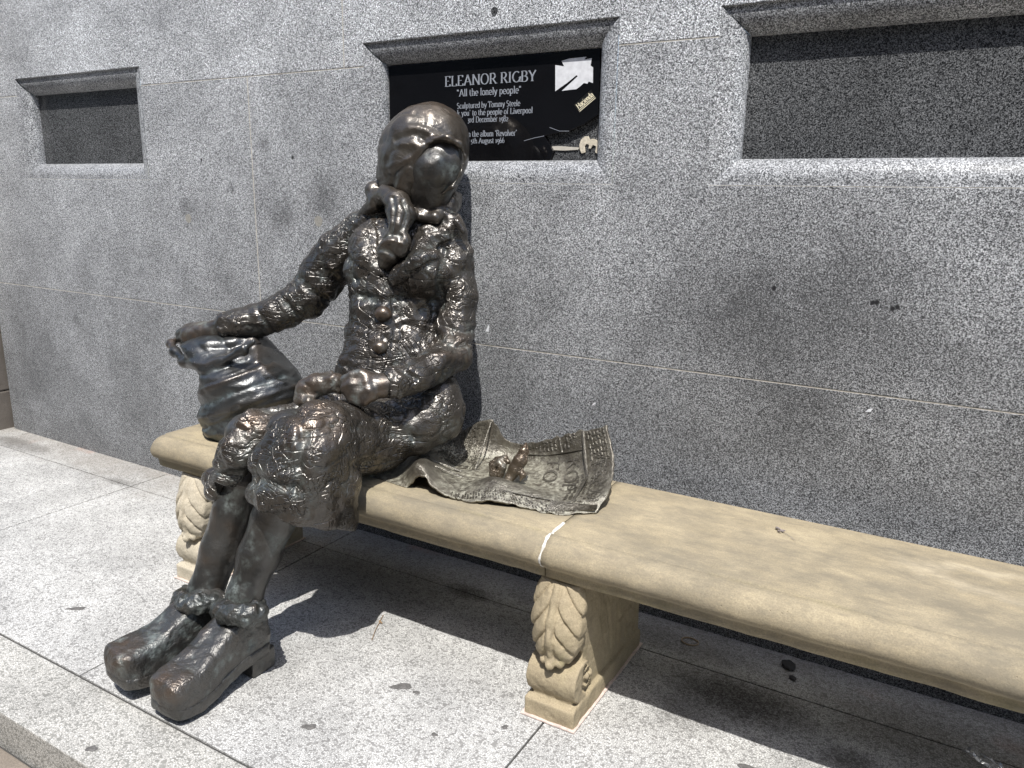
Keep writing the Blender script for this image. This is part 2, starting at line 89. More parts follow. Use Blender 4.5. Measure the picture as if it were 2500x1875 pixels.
# ---------------------------------------------------------------- object helpers
def link(name, me, mat=None, parent=None):
    o = bpy.data.objects.new(name, me); COL.objects.link(o)
    if mat is not None and me is not None: me.materials.append(mat)
    if parent is not None: o.parent = parent
    return o
def thing(name, label, cat, loc=(0, 0, 0), group=None):
    o = bpy.data.objects.new(name, None); COL.objects.link(o); o.location = loc; o.empty_display_size = .1
    return tag(o, label, cat, group)
def tag(o, label, cat, group=None):
    o['label'] = label; o['category'] = cat
    if group: o['group'] = group
    return o
def attach(o, parent):
    o.parent = parent; o.matrix_parent_inverse = Matrix.Translation(-parent.location) if parent.parent is None else Matrix()
    return o
def mesh_np(name, V, Q, smooth=True):
    """mesh from numpy vertices and a quad (or tri) index array"""
    me = bpy.data.meshes.new(name); V = np.asarray(V, np.float32); Q = np.asarray(Q, np.int32); k = Q.shape[1]
    me.vertices.add(len(V)); me.vertices.foreach_set('co', V.ravel())
    me.loops.add(Q.size); me.loops.foreach_set('vertex_index', Q.ravel())
    me.polygons.add(len(Q)); me.polygons.foreach_set('loop_start', np.arange(0, Q.size, k, dtype=np.int32))
    me.polygons.foreach_set('use_smooth', np.full(len(Q), smooth))
    me.update(calc_edges=True); me.validate(); return me
def poly_mesh(name, V, F, smooth=False):
    me = bpy.data.meshes.new(name); me.from_pydata([tuple(map(float, v)) for v in V], [], F)
    if smooth: me.polygons.foreach_set('use_smooth', [True]*len(me.polygons))
    me.update(); return me
def fixn(me):
    bm = bmesh.new(); bm.from_mesh(me); bmesh.ops.recalc_face_normals(bm, faces=bm.faces); bm.to_mesh(me); bm.free(); return me
def prism(name, outline, d0, d1, axis='y', bevel=0.0, wob=0):
    """outline: 2-D points; extruded along axis between d0 and d1, n-gon caps, bevelled"""
    n = len(outline)
    def p(a, d): return {'y': (a[0], d, a[1]), 'z': (a[0], a[1], d), 'x': (d, a[0], a[1])}[axis]
    bm = bmesh.new(); A = [bm.verts.new(p(a, d0)) for a in outline]; B = [bm.verts.new(p(a, d1)) for a in outline]
    bm.faces.new(A); bm.faces.new(B[::-1])
    for i in range(n): bm.faces.new((A[i], B[i], B[(i+1) % n], A[(i+1) % n]))
    bmesh.ops.recalc_face_normals(bm, faces=bm.faces)
    if bevel: bmesh.ops.bevel(bm, geom=bm.edges[:], offset=bevel, segments=2, affect='EDGES', profile=.6)
    me = bpy.data.meshes.new(name); bm.to_mesh(me); bm.free(); return me
# ---------------------------------------------------------------- numeric noise
def _h(i, j, k, s):
    n = (i*374761393 + j*668265263 + k*2147483647 + s*974634777) & 0xFFFFFFFF
    n = ((n ^ (n >> 13))*1274126177) & 0xFFFFFFFF; n = n ^ (n >> 16)
    return (n & 0xFFFF).astype(np.float32)/32767.5 - 1
def vnoise(P, s=0):
    P = np.asarray(P, np.float64); I = np.floor(P).astype(np.int64); f = (P - I).astype(np.float32); f = f*f*f*(f*(f*6-15)+10)
    r = 0
    for a in (0, 1):
        for b in (0, 1):
            for c in (0, 1):
                w = (f[:, 0] if a else 1-f[:, 0])*(f[:, 1] if b else 1-f[:, 1])*(f[:, 2] if c else 1-f[:, 2])
                r = r + w*_h(I[:, 0]+a, I[:, 1]+b, I[:, 2]+c, s)
    return r
def fbm(P, o=3, s=0):
    r = 0; a = 1
    for i in range(o): r = r + a*vnoise(P*(2.03**i) + 17.3*i, s+i); a *= .5
    return r
# ---------------------------------------------------------------- signed-distance sculpting
def smin(a, b, k):
    if k <= 0: return np.minimum(a, b)
    h = np.maximum(k-np.abs(a-b), 0)/k; return np.minimum(a, b) - h*h*k*.25
class Field:
    def __init__(s, lo, hi, h):
        s.h = h; s.lo = np.array(lo, float); n = np.ceil((np.array(hi)-s.lo)/h).astype(int)+1
        s.ax = [(s.lo[i]+h*np.arange(n[i])).astype(np.float32) for i in range(3)]; s.F = np.full(n, .3, np.float32)
    def sub(s, lo, hi):
        a = [int(max(0, math.floor((lo[i]-s.lo[i])/s.h))) for i in range(3)]
        b = [int(min(s.F.shape[i], math.ceil((hi[i]-s.lo[i])/s.h)+1)) for i in range(3)]
        sl = tuple(slice(a[i], max(a[i], b[i])) for i in range(3))
        return sl, s.ax[0][sl[0]][:, None, None], s.ax[1][sl[1]][None, :, None], s.ax[2][sl[2]][None, None, :]
    def put(s, sl, d, k, mode):
        if d.size == 0: return
        if mode == 'add': s.F[sl] = smin(s.F[sl], d, k)
        elif mode == 'cut': s.F[sl] = -smin(-s.F[sl], d, k)
    def chain(s, pts, k=.02, mode='add', flat=None):
        pts = [np.array(p[:3]+[p[3]]) for p in pts]
        for p, q in zip(pts[:-1], pts[1:]):
            m = max(p[3], q[3]) + k + 4*s.h
            sl, X, Y, Z = s.sub(np.minimum(p[:3], q[:3])-m, np.maximum(p[:3], q[:3])+m)
            d = q[:3]-p[:3]; L = max(d@d, 1e-9)
            t = np.clip(((X-p[0])*d[0]+(Y-p[1])*d[1]+(Z-p[2])*d[2])/L, 0, 1)
            D_ = np.sqrt((X-p[0]-t*d[0])**2+(Y-p[1]-t*d[1])**2+(Z-p[2]-t*d[2])**2) - (p[3]+t*(q[3]-p[3]))
            s.put(sl, D_.astype(np.float32), k, mode)
    def ell(s, e, k=.02, mode='add', scale=1.0):
        c, a, b, f, r = [np.array(v) for v in e]; r = r*scale; m = r.max()+k+4*s.h
        sl, X, Y, Z = s.sub(c-m, c+m)
        x, y, z = X-c[0], Y-c[1], Z-c[2]
        A = (x*a[0]+y*a[1]+z*a[2])/r[0]; B = (x*b[0]+y*b[1]+z*b[2])/r[1]; C_ = (x*f[0]+y*f[1]+z*f[2])/r[2]
        k0 = np.sqrt(A*A+B*B+C_*C_)+1e-6; k1 = np.sqrt((A/r[0])**2+(B/r[1])**2+(C_/r[2])**2)+1e-6
        s.put(sl, (k0*(k0-1)/k1).astype(np.float32), k, mode)
    def loft(s, L, k=.02, mode='add', p=2.3):
        R = np.array(L['rows']); ph = math.radians(L['phi']); cz = R[:, 0]
        m = max(R[:, 3].max(), R[:, 4].max())+.06
        sl, X, Y, Z = s.sub([R[:, 1].min()-m, R[:, 2].min()-m, cz[0]-.05], [R[:, 1].max()+m, R[:, 2].max()+m, cz[-1]+.05])
        z = Z.ravel(); I = lambda c: np.interp(z, cz, R[:, c])[None, None, :]
        cx, cy, w, d = I(1), I(2), I(3), I(4)
        u = ((X-cx)*math.cos(ph)+(Y-cy)*math.sin(ph))/w; v = (-(X-cx)*math.sin(ph)+(Y-cy)*math.cos(ph))/d
        f = ((np.abs(u)**p+np.abs(v)**p)**(1/p)-1)*np.minimum(w, d)*.9
        cap = np.maximum(cz[0]-Z, Z-cz[-1])
        f = -smin(-f, -(cap+0*f), .03)
        s.put(sl, f.astype(np.float32), k, mode)
    def fn(s, lo, hi, func, k=.01, mode='add'):
        sl, X, Y, Z = s.sub(lo, hi); s.put(sl, (func(X, Y, Z)+0*X+0*Y+0*Z).astype(np.float32), k, mode)
    def flap(s, poly, th, k=.004):
        """raise a cloth flap: the part of the present surface inside an outline (frontal elevation), th thick"""
        A = np.array(poly); c0 = np.array(D['flap_c']); R_, U_, F_ = [np.array(v) for v in CAM['R']]
        X, Y, Z = s.ax[0][:, None, None]-c0[0], s.ax[1][None, :, None]-c0[1], s.ax[2][None, None, :]-c0[2]
        idx = np.argwhere((s.F0 < th+.03) & (s.F0 > -.03) & (X*F_[0]+Y*F_[1]+Z*F_[2] < .03)); i = tuple(idx.T)
        q = np.stack([s.ax[a][idx[:, a]]-c0[a] for a in range(3)], 1); u = q@R_; v = q@U_
        d = np.full(len(u), 1e9); ins = np.zeros(len(u), bool)
        for a, b in zip(A, np.roll(A, -1, 0)):
            e = b-a; w0, w1 = u-a[0], v-a[1]; t_ = np.clip((w0*e[0]+w1*e[1])/(e@e), 0, 1)
            d = np.minimum(d, (w0-t_*e[0])**2+(w1-t_*e[1])**2)
            c = ((a[1] > v) != (b[1] > v)) & (u < (b[0]-a[0])*(v-a[1])/(b[1]-a[1]+1e-12)+a[0]); ins ^= c
        sd = np.sqrt(d)*np.where(ins, -1, 1)
        sd = sd+.004*fbm(q*30, 2, 3)
        s.F[i] = smin(s.F[i], np.maximum(s.F0[i]-th*np.clip(.6-sd*18, .6, 1.15), sd).astype(np.float32), k)
    def mesh(s):
        """naive surface nets"""
        F = s.F; n = np.array(F.shape); S_ = F < 0
        c8 = [S_[i:n[0]-1+i, j:n[1]-1+j, k:n[2]-1+k] for i in (0, 1) for j in (0, 1) for k in (0, 1)]
        cnt = sum(c.astype(np.int8) for c in c8); act = (cnt > 0) & (cnt < 8); I = np.argwhere(act)
        idx = np.full(act.shape, -1, np.int64); idx[act] = np.arange(len(I))
        off = np.array([(i, j, k) for i in (0, 1) for j in (0, 1) for k in (0, 1)])
        vals = np.stack([F[I[:, 0]+o[0], I[:, 1]+o[1], I[:, 2]+o[2]] for o in off], 1)
        acc = np.zeros((len(I), 3)); num = np.zeros(len(I))
        for a in range(8):
            for b in range(a+1, 8):
                if np.abs(off[a]-off[b]).sum() != 1: continue
                va, vb = vals[:, a], vals[:, b]; m = (va < 0) != (vb < 0); t = np.where(m, va/np.where(m, va-vb, 1), 0)
                acc += np.where(m[:, None], off[a]+t[:, None]*(off[b]-off[a]), 0); num += m
        V = s.lo+s.h*(I+acc/num[:, None]); Q = []
        for ax in range(3):
            sl0 = [slice(1, -1)]*3; sl1 = [slice(1, -1)]*3
            sl0[ax] = slice(0, -1); sl1[ax] = slice(1, None)
            A, B = S_[tuple(sl0)], S_[tuple(sl1)]
            E = np.argwhere(A != B); flip = A[tuple(E.T)]
            base = E.copy(); o1, o2 = [(1, 2), (2, 0), (0, 1)][ax]
            base[:, o1] += 1; base[:, o2] += 1
            def cell(d1, d2):
                q = base.copy(); q[:, o1] -= d1; q[:, o2] -= d2; return idx[q[:, 0], q[:, 1], q[:, 2]]
            q = np.stack([cell(1, 1), cell(0, 1), cell(0, 0), cell(1, 0)], 1)
            q[~flip] = q[~flip][:, ::-1]; Q.append(q)
        return V, np.concatenate(Q)
def vnormals(V, Q):
    n = np.cross(V[Q[:, 2]]-V[Q[:, 0]], V[Q[:, 3]]-V[Q[:, 1]]); N = np.zeros_like(V)
    for i in range(3):
        for c in range(4): N[:, i] += np.bincount(Q[:, c], n[:, i], len(V))
    return N/(np.linalg.norm(N, axis=1)[:, None]+1e-12)
def smoothv(V, Q, it=1):
    for _ in range(it):
        A = np.zeros_like(V); w = np.zeros(len(V))
        for a, b in ((0, 1), (1, 2), (2, 3), (3, 0)):
            for i in range(3):
                A[:, i] += np.bincount(Q[:, a], V[Q[:, b], i], len(V)) + np.bincount(Q[:, b], V[Q[:, a], i], len(V))
            w += np.bincount(Q[:, a], None, len(V)) + np.bincount(Q[:, b], None, len(V))
        V = .5*V + .5*A/np.maximum(w, 1)[:, None]
    return V
def sculpt(name, fld, mat, parent, disp=None, worn=(), wear_up=.0, pat=.3, smooth=1):
    V, Q = fld.mesh(); V = smoothv(V, Q, smooth); N = vnormals(V, Q); d = np.zeros(len(V))
    if disp is not None: d = disp(V, N); V = V+N*d[:, None]
    me = mesh_np(name, V, Q)
    sd = d.std()+1e-6; cav = np.clip(-d/sd*.5-.2+.5*fbm(V*30, 2, 5), 0, 1) if disp is not None else np.clip(fbm(V*25, 3, 5)-.2, 0, 1)
    w = wear_up*np.clip(N[:, 2]*1.4-.3, 0, 1)
    for p in worn: w = np.maximum(w, np.clip(1.3-np.linalg.norm(V-np.array(p[:3]), axis=1)/p[3], 0, 1))
    w = np.clip(w*(.75+.6*fbm(V*40, 2, 9))+np.clip(d/sd*.18-.12, 0, .35), 0, 1)
    for nm, a in (('wear', w), ('patina', np.clip(cav*pat*2, 0, 1))):
        at = me.attributes.new(nm, 'FLOAT', 'POINT'); at.data.foreach_set('value', a.astype(np.float32))
    return link(name, me, mat, parent)
# ---------------------------------------------------------------- node helpers
def relief(V, curves):
    """soft ridges (+) and creases (-) along curves given in the frontal elevation of the figure"""
    c0 = np.array(D['flap_c']); R_, U_ = [np.array(v) for v in CAM['R'][:2]]; u = (V-c0)@R_; v = (V-c0)@U_; out = np.zeros(len(V)); wob = .006*vnoise(V*22, 31)
    for pts, amp, wd in curves:
        A = np.array(pts); d = np.full(len(V), 9.)
        for a, b in zip(A[:-1], A[1:]):
            e = b-a; t_ = np.clip(((u-a[0])*e[0]+(v-a[1])*e[1])/(e@e), 0, 1); d = np.minimum(d, np.hypot(u-a[0]-t_*e[0], v-a[1]-t_*e[1]))
        out += amp*np.exp(-((d+wob)/wd)**2)
    return out
class NT:
    def __init__(s, name):
        s.m = bpy.data.materials.new(name); s.m.use_nodes = True; s.t = s.m.node_tree; s.t.nodes.clear()
        s.out = s.t.nodes.new('ShaderNodeOutputMaterial'); s.b = s.t.nodes.new('ShaderNodeBsdfPrincipled'); s.t.links.new(s.b.outputs[0], s.out.inputs[0])
        s.co = s.t.nodes.new('ShaderNodeTexCoord').outputs['Object']
    def set(s, inp, v):
        if isinstance(v, bpy.types.NodeSocket): s.t.links.new(v, inp)
        elif isinstance(v, (tuple, list)) and len(v) == 3 and inp.type == 'RGBA': inp.default_value = (*v, 1)
        else: inp.default_value = v
    def node(s, t, out=0, props=None, **kw):
        n = s.t.nodes.new('ShaderNode'+t)
        for k, v in (props or {}).items(): setattr(n, k, v)
        for k, v in kw.items():
            k = k.replace('_', ' '); s.set(n.inputs[int(k[1:])] if k[0] == 'i' and k[1:].isdigit() else n.inputs[k], v)
        return n.outputs[out]
    def math(s, op, a, b=0.0, clamp=False): return s.node('Math', 0, {'operation': op, 'use_clamp': clamp}, i0=a, i1=b)
    def vec(s, op, a, b): return s.node('VectorMath', 0, {'operation': op}, i0=a, i1=b)
    def noise(s, scale, detail=3, rough=.55, vec=None, dist=0.0, out=0): return s.node('TexNoise', out, None, Vector=vec or s.co, Scale=scale, Detail=detail, Roughness=rough, Distortion=dist)
    def voro(s, scale, out=0, feat='F1', vec=None, rnd=1.0): return s.node('TexVoronoi', out, {'feature': feat}, Vector=vec or s.co, Scale=scale, Randomness=rnd)
    def ramp(s, f, stops, interp='LINEAR'):
        n = s.t.nodes.new('ShaderNodeValToRGB'); s.t.links.new(f, n.inputs[0]); n.color_ramp.interpolation = interp
        e = n.color_ramp.elements
        while len(e) < len(stops): e.new(.5)
        for x, (p, c) in zip(e, stops): x.position = p; x.color = (c, c, c, 1) if not isinstance(c, (tuple, list)) else (*c, 1)
        return n.outputs[0]
    def mix(s, f, a, b, mode='MIX'):
        n = s.t.nodes.new('ShaderNodeMix'); n.data_type = 'RGBA'; n.blend_type = mode
        s.set(n.inputs[0], f); s.set(n.inputs[6], a); s.set(n.inputs[7], b); return n.outputs[2]
    def attr(s, name): return s.node('Attribute', 2, {'attribute_name': name})
    def maprange(s, f, a, b, c=0.0, d=1.0): return s.node('MapRange', 0, {'clamp': True}, i0=f, i1=a, i2=b, i3=c, i4=d)
    def bump(s, h, strength=.5, dist=.003, normal=None):
        kw = dict(Strength=strength, Distance=dist, Height=h)
        if normal is not None: kw['Normal'] = normal
        return s.node('Bump', 0, None, **kw)
    def fin(s, color=None, rough=None, metal=None, normal=None, spec=None, **kw):
        for k, v in (('Base Color', color), ('Roughness', rough), ('Metallic', metal), ('Normal', normal), ('Specular IOR Level', spec)):
            if v is not None: s.set(s.b.inputs[k], v)
        for k, v in kw.items(): s.set(s.b.inputs[k.replace('_', ' ')], v)
        return s.m
    def spotmask(s, spots, soft=.6, wob=.04):
        """union of soft irregular blotches centred at (x, z, radius) on the wall plane"""
        sep = s.t.nodes.new('ShaderNodeSeparateXYZ'); n = s.noise(14, 3); s.t.links.new(s.vec('ADD', s.co, s.node('VectorMath', 0, {'operation': 'SCALE'}, i0=s.node('TexNoise', 1, None, Vector=s.co, Scale=22.0, Detail=3.0), Scale=wob)), sep.inputs[0])
        tot = None
        for (x, z, r) in spots:
            dx = s.math('SUBTRACT', sep.outputs[0], x+wob*.5); dz = s.math('SUBTRACT', sep.outputs[2], z+wob*.5)
            d = s.math('SQRT', s.math('ADD', s.math('MULTIPLY', dx, dx), s.math('MULTIPLY', dz, dz)))
            mk = s.maprange(d, r*(1-soft), r*(1+soft), 1.0, 0.0); tot = mk if tot is None else s.math('MAXIMUM', tot, mk)
        return tot
# ---------------------------------------------------------------- materials
def granite(name, lo, hi, gain, polish=.45, spots=True, warm=0.0):
    g = NT(name)
    n1 = g.noise(240, 2, .6); wv = g.vec('ADD', g.co, g.node('VectorMath', 0, {'operation': 'SCALE'}, i0=g.node('TexNoise', 1, None, Vector=g.co, Scale=400.0, Detail=1.0), Scale=.003))
    cA = g.node('SeparateColor', 0, None, Color=g.voro(410, 1, vec=wv)); cB = g.node('SeparateColor', 1, None, Color=g.voro(690, 1, vec=wv))
    f = g.math('ADD', g.math('ADD', g.math('MULTIPLY', cA, .40), g.math('MULTIPLY', cB, .30)), g.math('MULTIPLY', g.maprange(n1, .3, .7), .30))
    col = g.ramp(f, [(.22, (lo*.3, lo*.32, lo*.35)), (.40, (lo*1.0,)*3), (.54, (hi*.8, hi*.8, hi*.79)), (.76, (hi*1.95, hi*1.93, hi*1.88))])
    big = g.noise(1.6, 5, .6); big2 = g.noise(7, 4, .6)
    tone = g.math('ADD', g.maprange(big, .3, .7, .74, 1.20), g.maprange(big2, .3, .7, -.14, .14))
    if gain:   # lighter towards the top and the left, darker near the ground
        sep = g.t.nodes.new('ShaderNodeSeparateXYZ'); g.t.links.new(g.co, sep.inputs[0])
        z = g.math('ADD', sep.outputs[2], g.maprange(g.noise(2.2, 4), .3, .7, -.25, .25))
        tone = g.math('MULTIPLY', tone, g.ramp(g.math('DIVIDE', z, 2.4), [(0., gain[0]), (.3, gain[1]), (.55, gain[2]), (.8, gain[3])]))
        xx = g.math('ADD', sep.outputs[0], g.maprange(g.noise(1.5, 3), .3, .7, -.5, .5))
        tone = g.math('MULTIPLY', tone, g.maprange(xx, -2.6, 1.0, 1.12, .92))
    col = g.mix(1.0, col, tone, 'MULTIPLY')
    if spots:
        col = g.mix(g.math('MULTIPLY', g.math('MULTIPLY', g.spotmask(D['wall_spots'], .65, .07), g.maprange(g.noise(170, 3, .7), .40, .60, .25, 1.)), .72), col, (.035, .034, .034))
        col = g.mix(g.spotmask(D['black_spots'], .35, .012), col, (.012, .012, .013))
        # white drips and lime specks low down on the wall
        w = g.node('Mapping', 0, None, Vector=g.co, Scale=(60.0, 1.0, 5.0))
        sp = g.maprange(g.voro(16, vec=g.node('Mapping', 0, None, Vector=g.co, Scale=(1.6, 1.0, .8))), .045, .02, 0., 1.)
        keep = g.maprange(g.noise(9, 2), .52, .6)
        col = g.mix(g.math('MULTIPLY', g.math('MULTIPLY', sp, keep), .8), col, (.6, .6, .57))
    col = g.mix(1.0, col, (.965, .995, 1.05), 'MULTIPLY')
    if not spots:
        sp = g.maprange(g.voro(22), .05, .025, 0., 1.); col = g.mix(g.math('MULTIPLY', g.math('MULTIPLY', sp, g.maprange(g.noise(8, 2), .52, .6)), .7), col, (.45, .45, .43))
    rg = g.math('ADD', polish, g.math('MULTIPLY', n1, .12))
    return g.fin(col, rg, normal=g.bump(f, .12, .0012), spec=.45)
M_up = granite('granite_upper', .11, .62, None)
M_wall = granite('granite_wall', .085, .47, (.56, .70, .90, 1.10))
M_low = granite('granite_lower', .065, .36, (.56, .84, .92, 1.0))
M_trim = granite('granite_trim', .10, .44, None, .38, False)
M_sill = granite('granite_sill', .08, .35, None, .38, False)
M_hood = granite('granite_hood', .09, .42, None, .38, False)
M_panel = granite('granite_panel', .02, .11, None, .06, False)
def plain(name, c, r=.6, metal=0., noise_amt=.15, ns=60, bump=.1, **kw):
    g = NT(name); n = g.noise(ns, 4)
    col = g.mix(1.0, c, g.maprange(n, .25, .75, 1-noise_amt, 1+noise_amt), 'MULTIPLY')
    return g.fin(col, r, metal, g.bump(n, bump, .002), **kw)
M_mortar = plain('joint_mortar', (.52, .49, .43), .9)
M_black = plain('plaque_black', (.006, .006, .007), .045, 0, .2, 8, 0, spec=.5)
M_letter = plain('letter_silver', (.30, .32, .36), .5)
M_white = plain('white_paper', (.72, .73, .76), .7)
M_cream = plain('sticker_cream', (.80, .74, .55), .6)
M_goo = plain('dried_glue', (.62, .56, .45), .8, 0, .3, 120, .5)
M_plug = plain('filler_stone', (.30, .29, .26), .8, 0, .3, 150)
M_stickerblack = plain('sticker_black', (.012, .012, .012), .35)
def terrazzo(name, chip, matrix, stain=True):
    g = NT(name)
    wv = g.vec('ADD', g.co, g.node('VectorMath', 0, {'operation': 'SCALE'}, i0=g.node('TexNoise', 1, None, Vector=g.co, Scale=90.0), Scale=.006))
    cc = g.node('SeparateColor', 0, None, Color=g.voro(180, 1, vec=wv)); e = g.voro(180, 0, 'DISTANCE_TO_EDGE', wv)
    ch = g.math('MULTIPLY', g.maprange(e, .05, .13), g.maprange(cc, .12, .2))
    c1 = g.mix(cc, tuple(v*.72 for v in chip), tuple(v*1.12 for v in chip))
    col = g.mix(ch, matrix, c1)
    col = g.mix(1.0, col, g.math('ADD', g.maprange(g.noise(2.6, 6, .65), .3, .72, .70, 1.10), g.maprange(g.noise(22, 4), .3, .7, -.10, .08)), 'MULTIPLY')
    if stain:
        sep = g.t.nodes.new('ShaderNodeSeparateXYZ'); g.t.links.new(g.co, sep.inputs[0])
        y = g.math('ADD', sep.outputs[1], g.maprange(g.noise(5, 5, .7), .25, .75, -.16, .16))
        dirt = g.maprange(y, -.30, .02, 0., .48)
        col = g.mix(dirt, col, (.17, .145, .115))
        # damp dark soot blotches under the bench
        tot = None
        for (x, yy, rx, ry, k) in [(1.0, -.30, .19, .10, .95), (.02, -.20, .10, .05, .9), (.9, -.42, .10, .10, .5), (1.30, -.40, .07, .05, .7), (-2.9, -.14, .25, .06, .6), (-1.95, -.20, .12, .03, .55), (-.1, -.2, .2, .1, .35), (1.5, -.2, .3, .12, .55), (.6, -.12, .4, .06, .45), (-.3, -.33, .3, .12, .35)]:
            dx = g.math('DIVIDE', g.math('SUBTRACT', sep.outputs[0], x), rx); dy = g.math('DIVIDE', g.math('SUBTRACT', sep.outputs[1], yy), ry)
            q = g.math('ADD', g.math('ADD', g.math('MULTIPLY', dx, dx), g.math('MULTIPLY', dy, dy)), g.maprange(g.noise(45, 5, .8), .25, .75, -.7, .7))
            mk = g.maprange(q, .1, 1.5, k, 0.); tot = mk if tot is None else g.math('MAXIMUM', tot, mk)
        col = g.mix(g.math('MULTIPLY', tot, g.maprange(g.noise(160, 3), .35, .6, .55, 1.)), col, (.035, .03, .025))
        pk = g.maprange(g.voro(38), .10, .05, 0., 1.); pk = g.math('MULTIPLY', pk, g.maprange(g.noise(6, 2), .5, .6))
        col = g.mix(g.math('MULTIPLY', pk, .6), col, (.10, .09, .08))
        rp = g.maprange(g.noise(3.1, 3, vec=g.node('Mapping', 0, None, Vector=g.co, Location=(3., 1., 0.))), .60, .75, 0., .35)
        rp = g.math('MULTIPLY', rp, g.maprange(sep.outputs[1], -.35, -.02)); col = g.mix(rp, col, (.42, .17, .10))
    return g.fin(col, .62, normal=g.bump(ch, .35, .0009), spec=.35)
M_terr = terrazzo('terrazzo', (.60, .595, .575), (.26, .255, .245))
M_kerb = terrazzo('kerb_terrazzo', (.56, .545, .51), (.25, .245, .225), False)
M_joint = plain('pavement_joint', (.045, .043, .04), .9)
def sandstone(name, c, moss=.5):
    g = NT(name)
    n = g.noise(9, 6, .65); n2 = g.noise(260, 3, .7); n3 = g.noise(38, 4)
    col = g.mix(g.maprange(n, .3, .7), tuple(v*.80 for v in c), tuple(v*1.14 for v in c))
    col = g.mix(1.0, col, g.maprange(n2, .25, .75, .72, 1.24), 'MULTIPLY')
    gr = g.maprange(g.noise(4.3, 5, .7), .52, .75, 0., .45)
    col = g.mix(gr, col, (c[0]*.70, c[1]*.72, c[2]*.78))
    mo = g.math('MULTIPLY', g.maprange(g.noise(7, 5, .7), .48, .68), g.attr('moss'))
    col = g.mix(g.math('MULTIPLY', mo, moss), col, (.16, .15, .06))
    if moss == .5:
        sep = g.t.nodes.new('ShaderNodeSeparateXYZ'); g.t.links.new(g.co, sep.inputs[0])
        dx = g.math('DIVIDE', g.math('SUBTRACT', sep.outputs[0], 1.62), .27); dy = g.math('DIVIDE', g.math('SUBTRACT', sep.outputs[1], -.30), .085)
        q = g.math('ADD', g.math('ADD', g.math('MULTIPLY', dx, dx), g.math('MULTIPLY', dy, dy)), g.maprange(g.noise(16, 4), .3, .7, -.35, .35))
        ring = g.math('MULTIPLY', g.maprange(q, .1, .6), g.maprange(q, 1.25, .75)); col = g.mix(g.math('MULTIPLY', ring, .45), col, (.52, .45, .33))
        gs = g.maprange(g.noise(3.2, 7, .8, g.node('Mapping', 0, None, Vector=g.co, Scale=(.7, 1.6, 1.6))), .42, .62, 0., .72); col = g.mix(gs, col, (.165, .148, .115))
        g2 = g.maprange(g.noise(21, 6, .75, g.node('Mapping', 0, None, Vector=g.co, Scale=(.5, 1.3, 1.3))), .50, .66, 0., .5); col = g.mix(g2, col, (.20, .172, .128))
        fine = g.maprange(g.voro(70), .10, .04, 0., .5); col = g.mix(g.math('MULTIPLY', fine, g.maprange(g.noise(14, 2), .42, .55)), col, (.13, .11, .075))
    pit = g.maprange(g.voro(55), .12, .02, 0., 1.)
    pit = g.math('MULTIPLY', pit, g.maprange(g.noise(12, 2), .55, .62))
    h = g.math('SUBTRACT', g.math('ADD', g.math('MULTIPLY', n2, .5), n3), g.math('MULTIPLY', pit, 2.))
    return g.fin(col, .88, normal=g.bump(h, .55, .0025), spec=.2)
M_sand = sandstone('bench_sandstone', (.355, .298, .20))
M_sand2 = sandstone('support_sandstone', (.36, .298, .20), .9)
M_sandpale = sandstone('weathered_sandstone', (.46, .41, .32), .3)
M_pier = sandstone('pier_sandstone', (.17, .15, .13), .3)
M_street = sandstone('street_stone', (.20, .17, .14), .3)
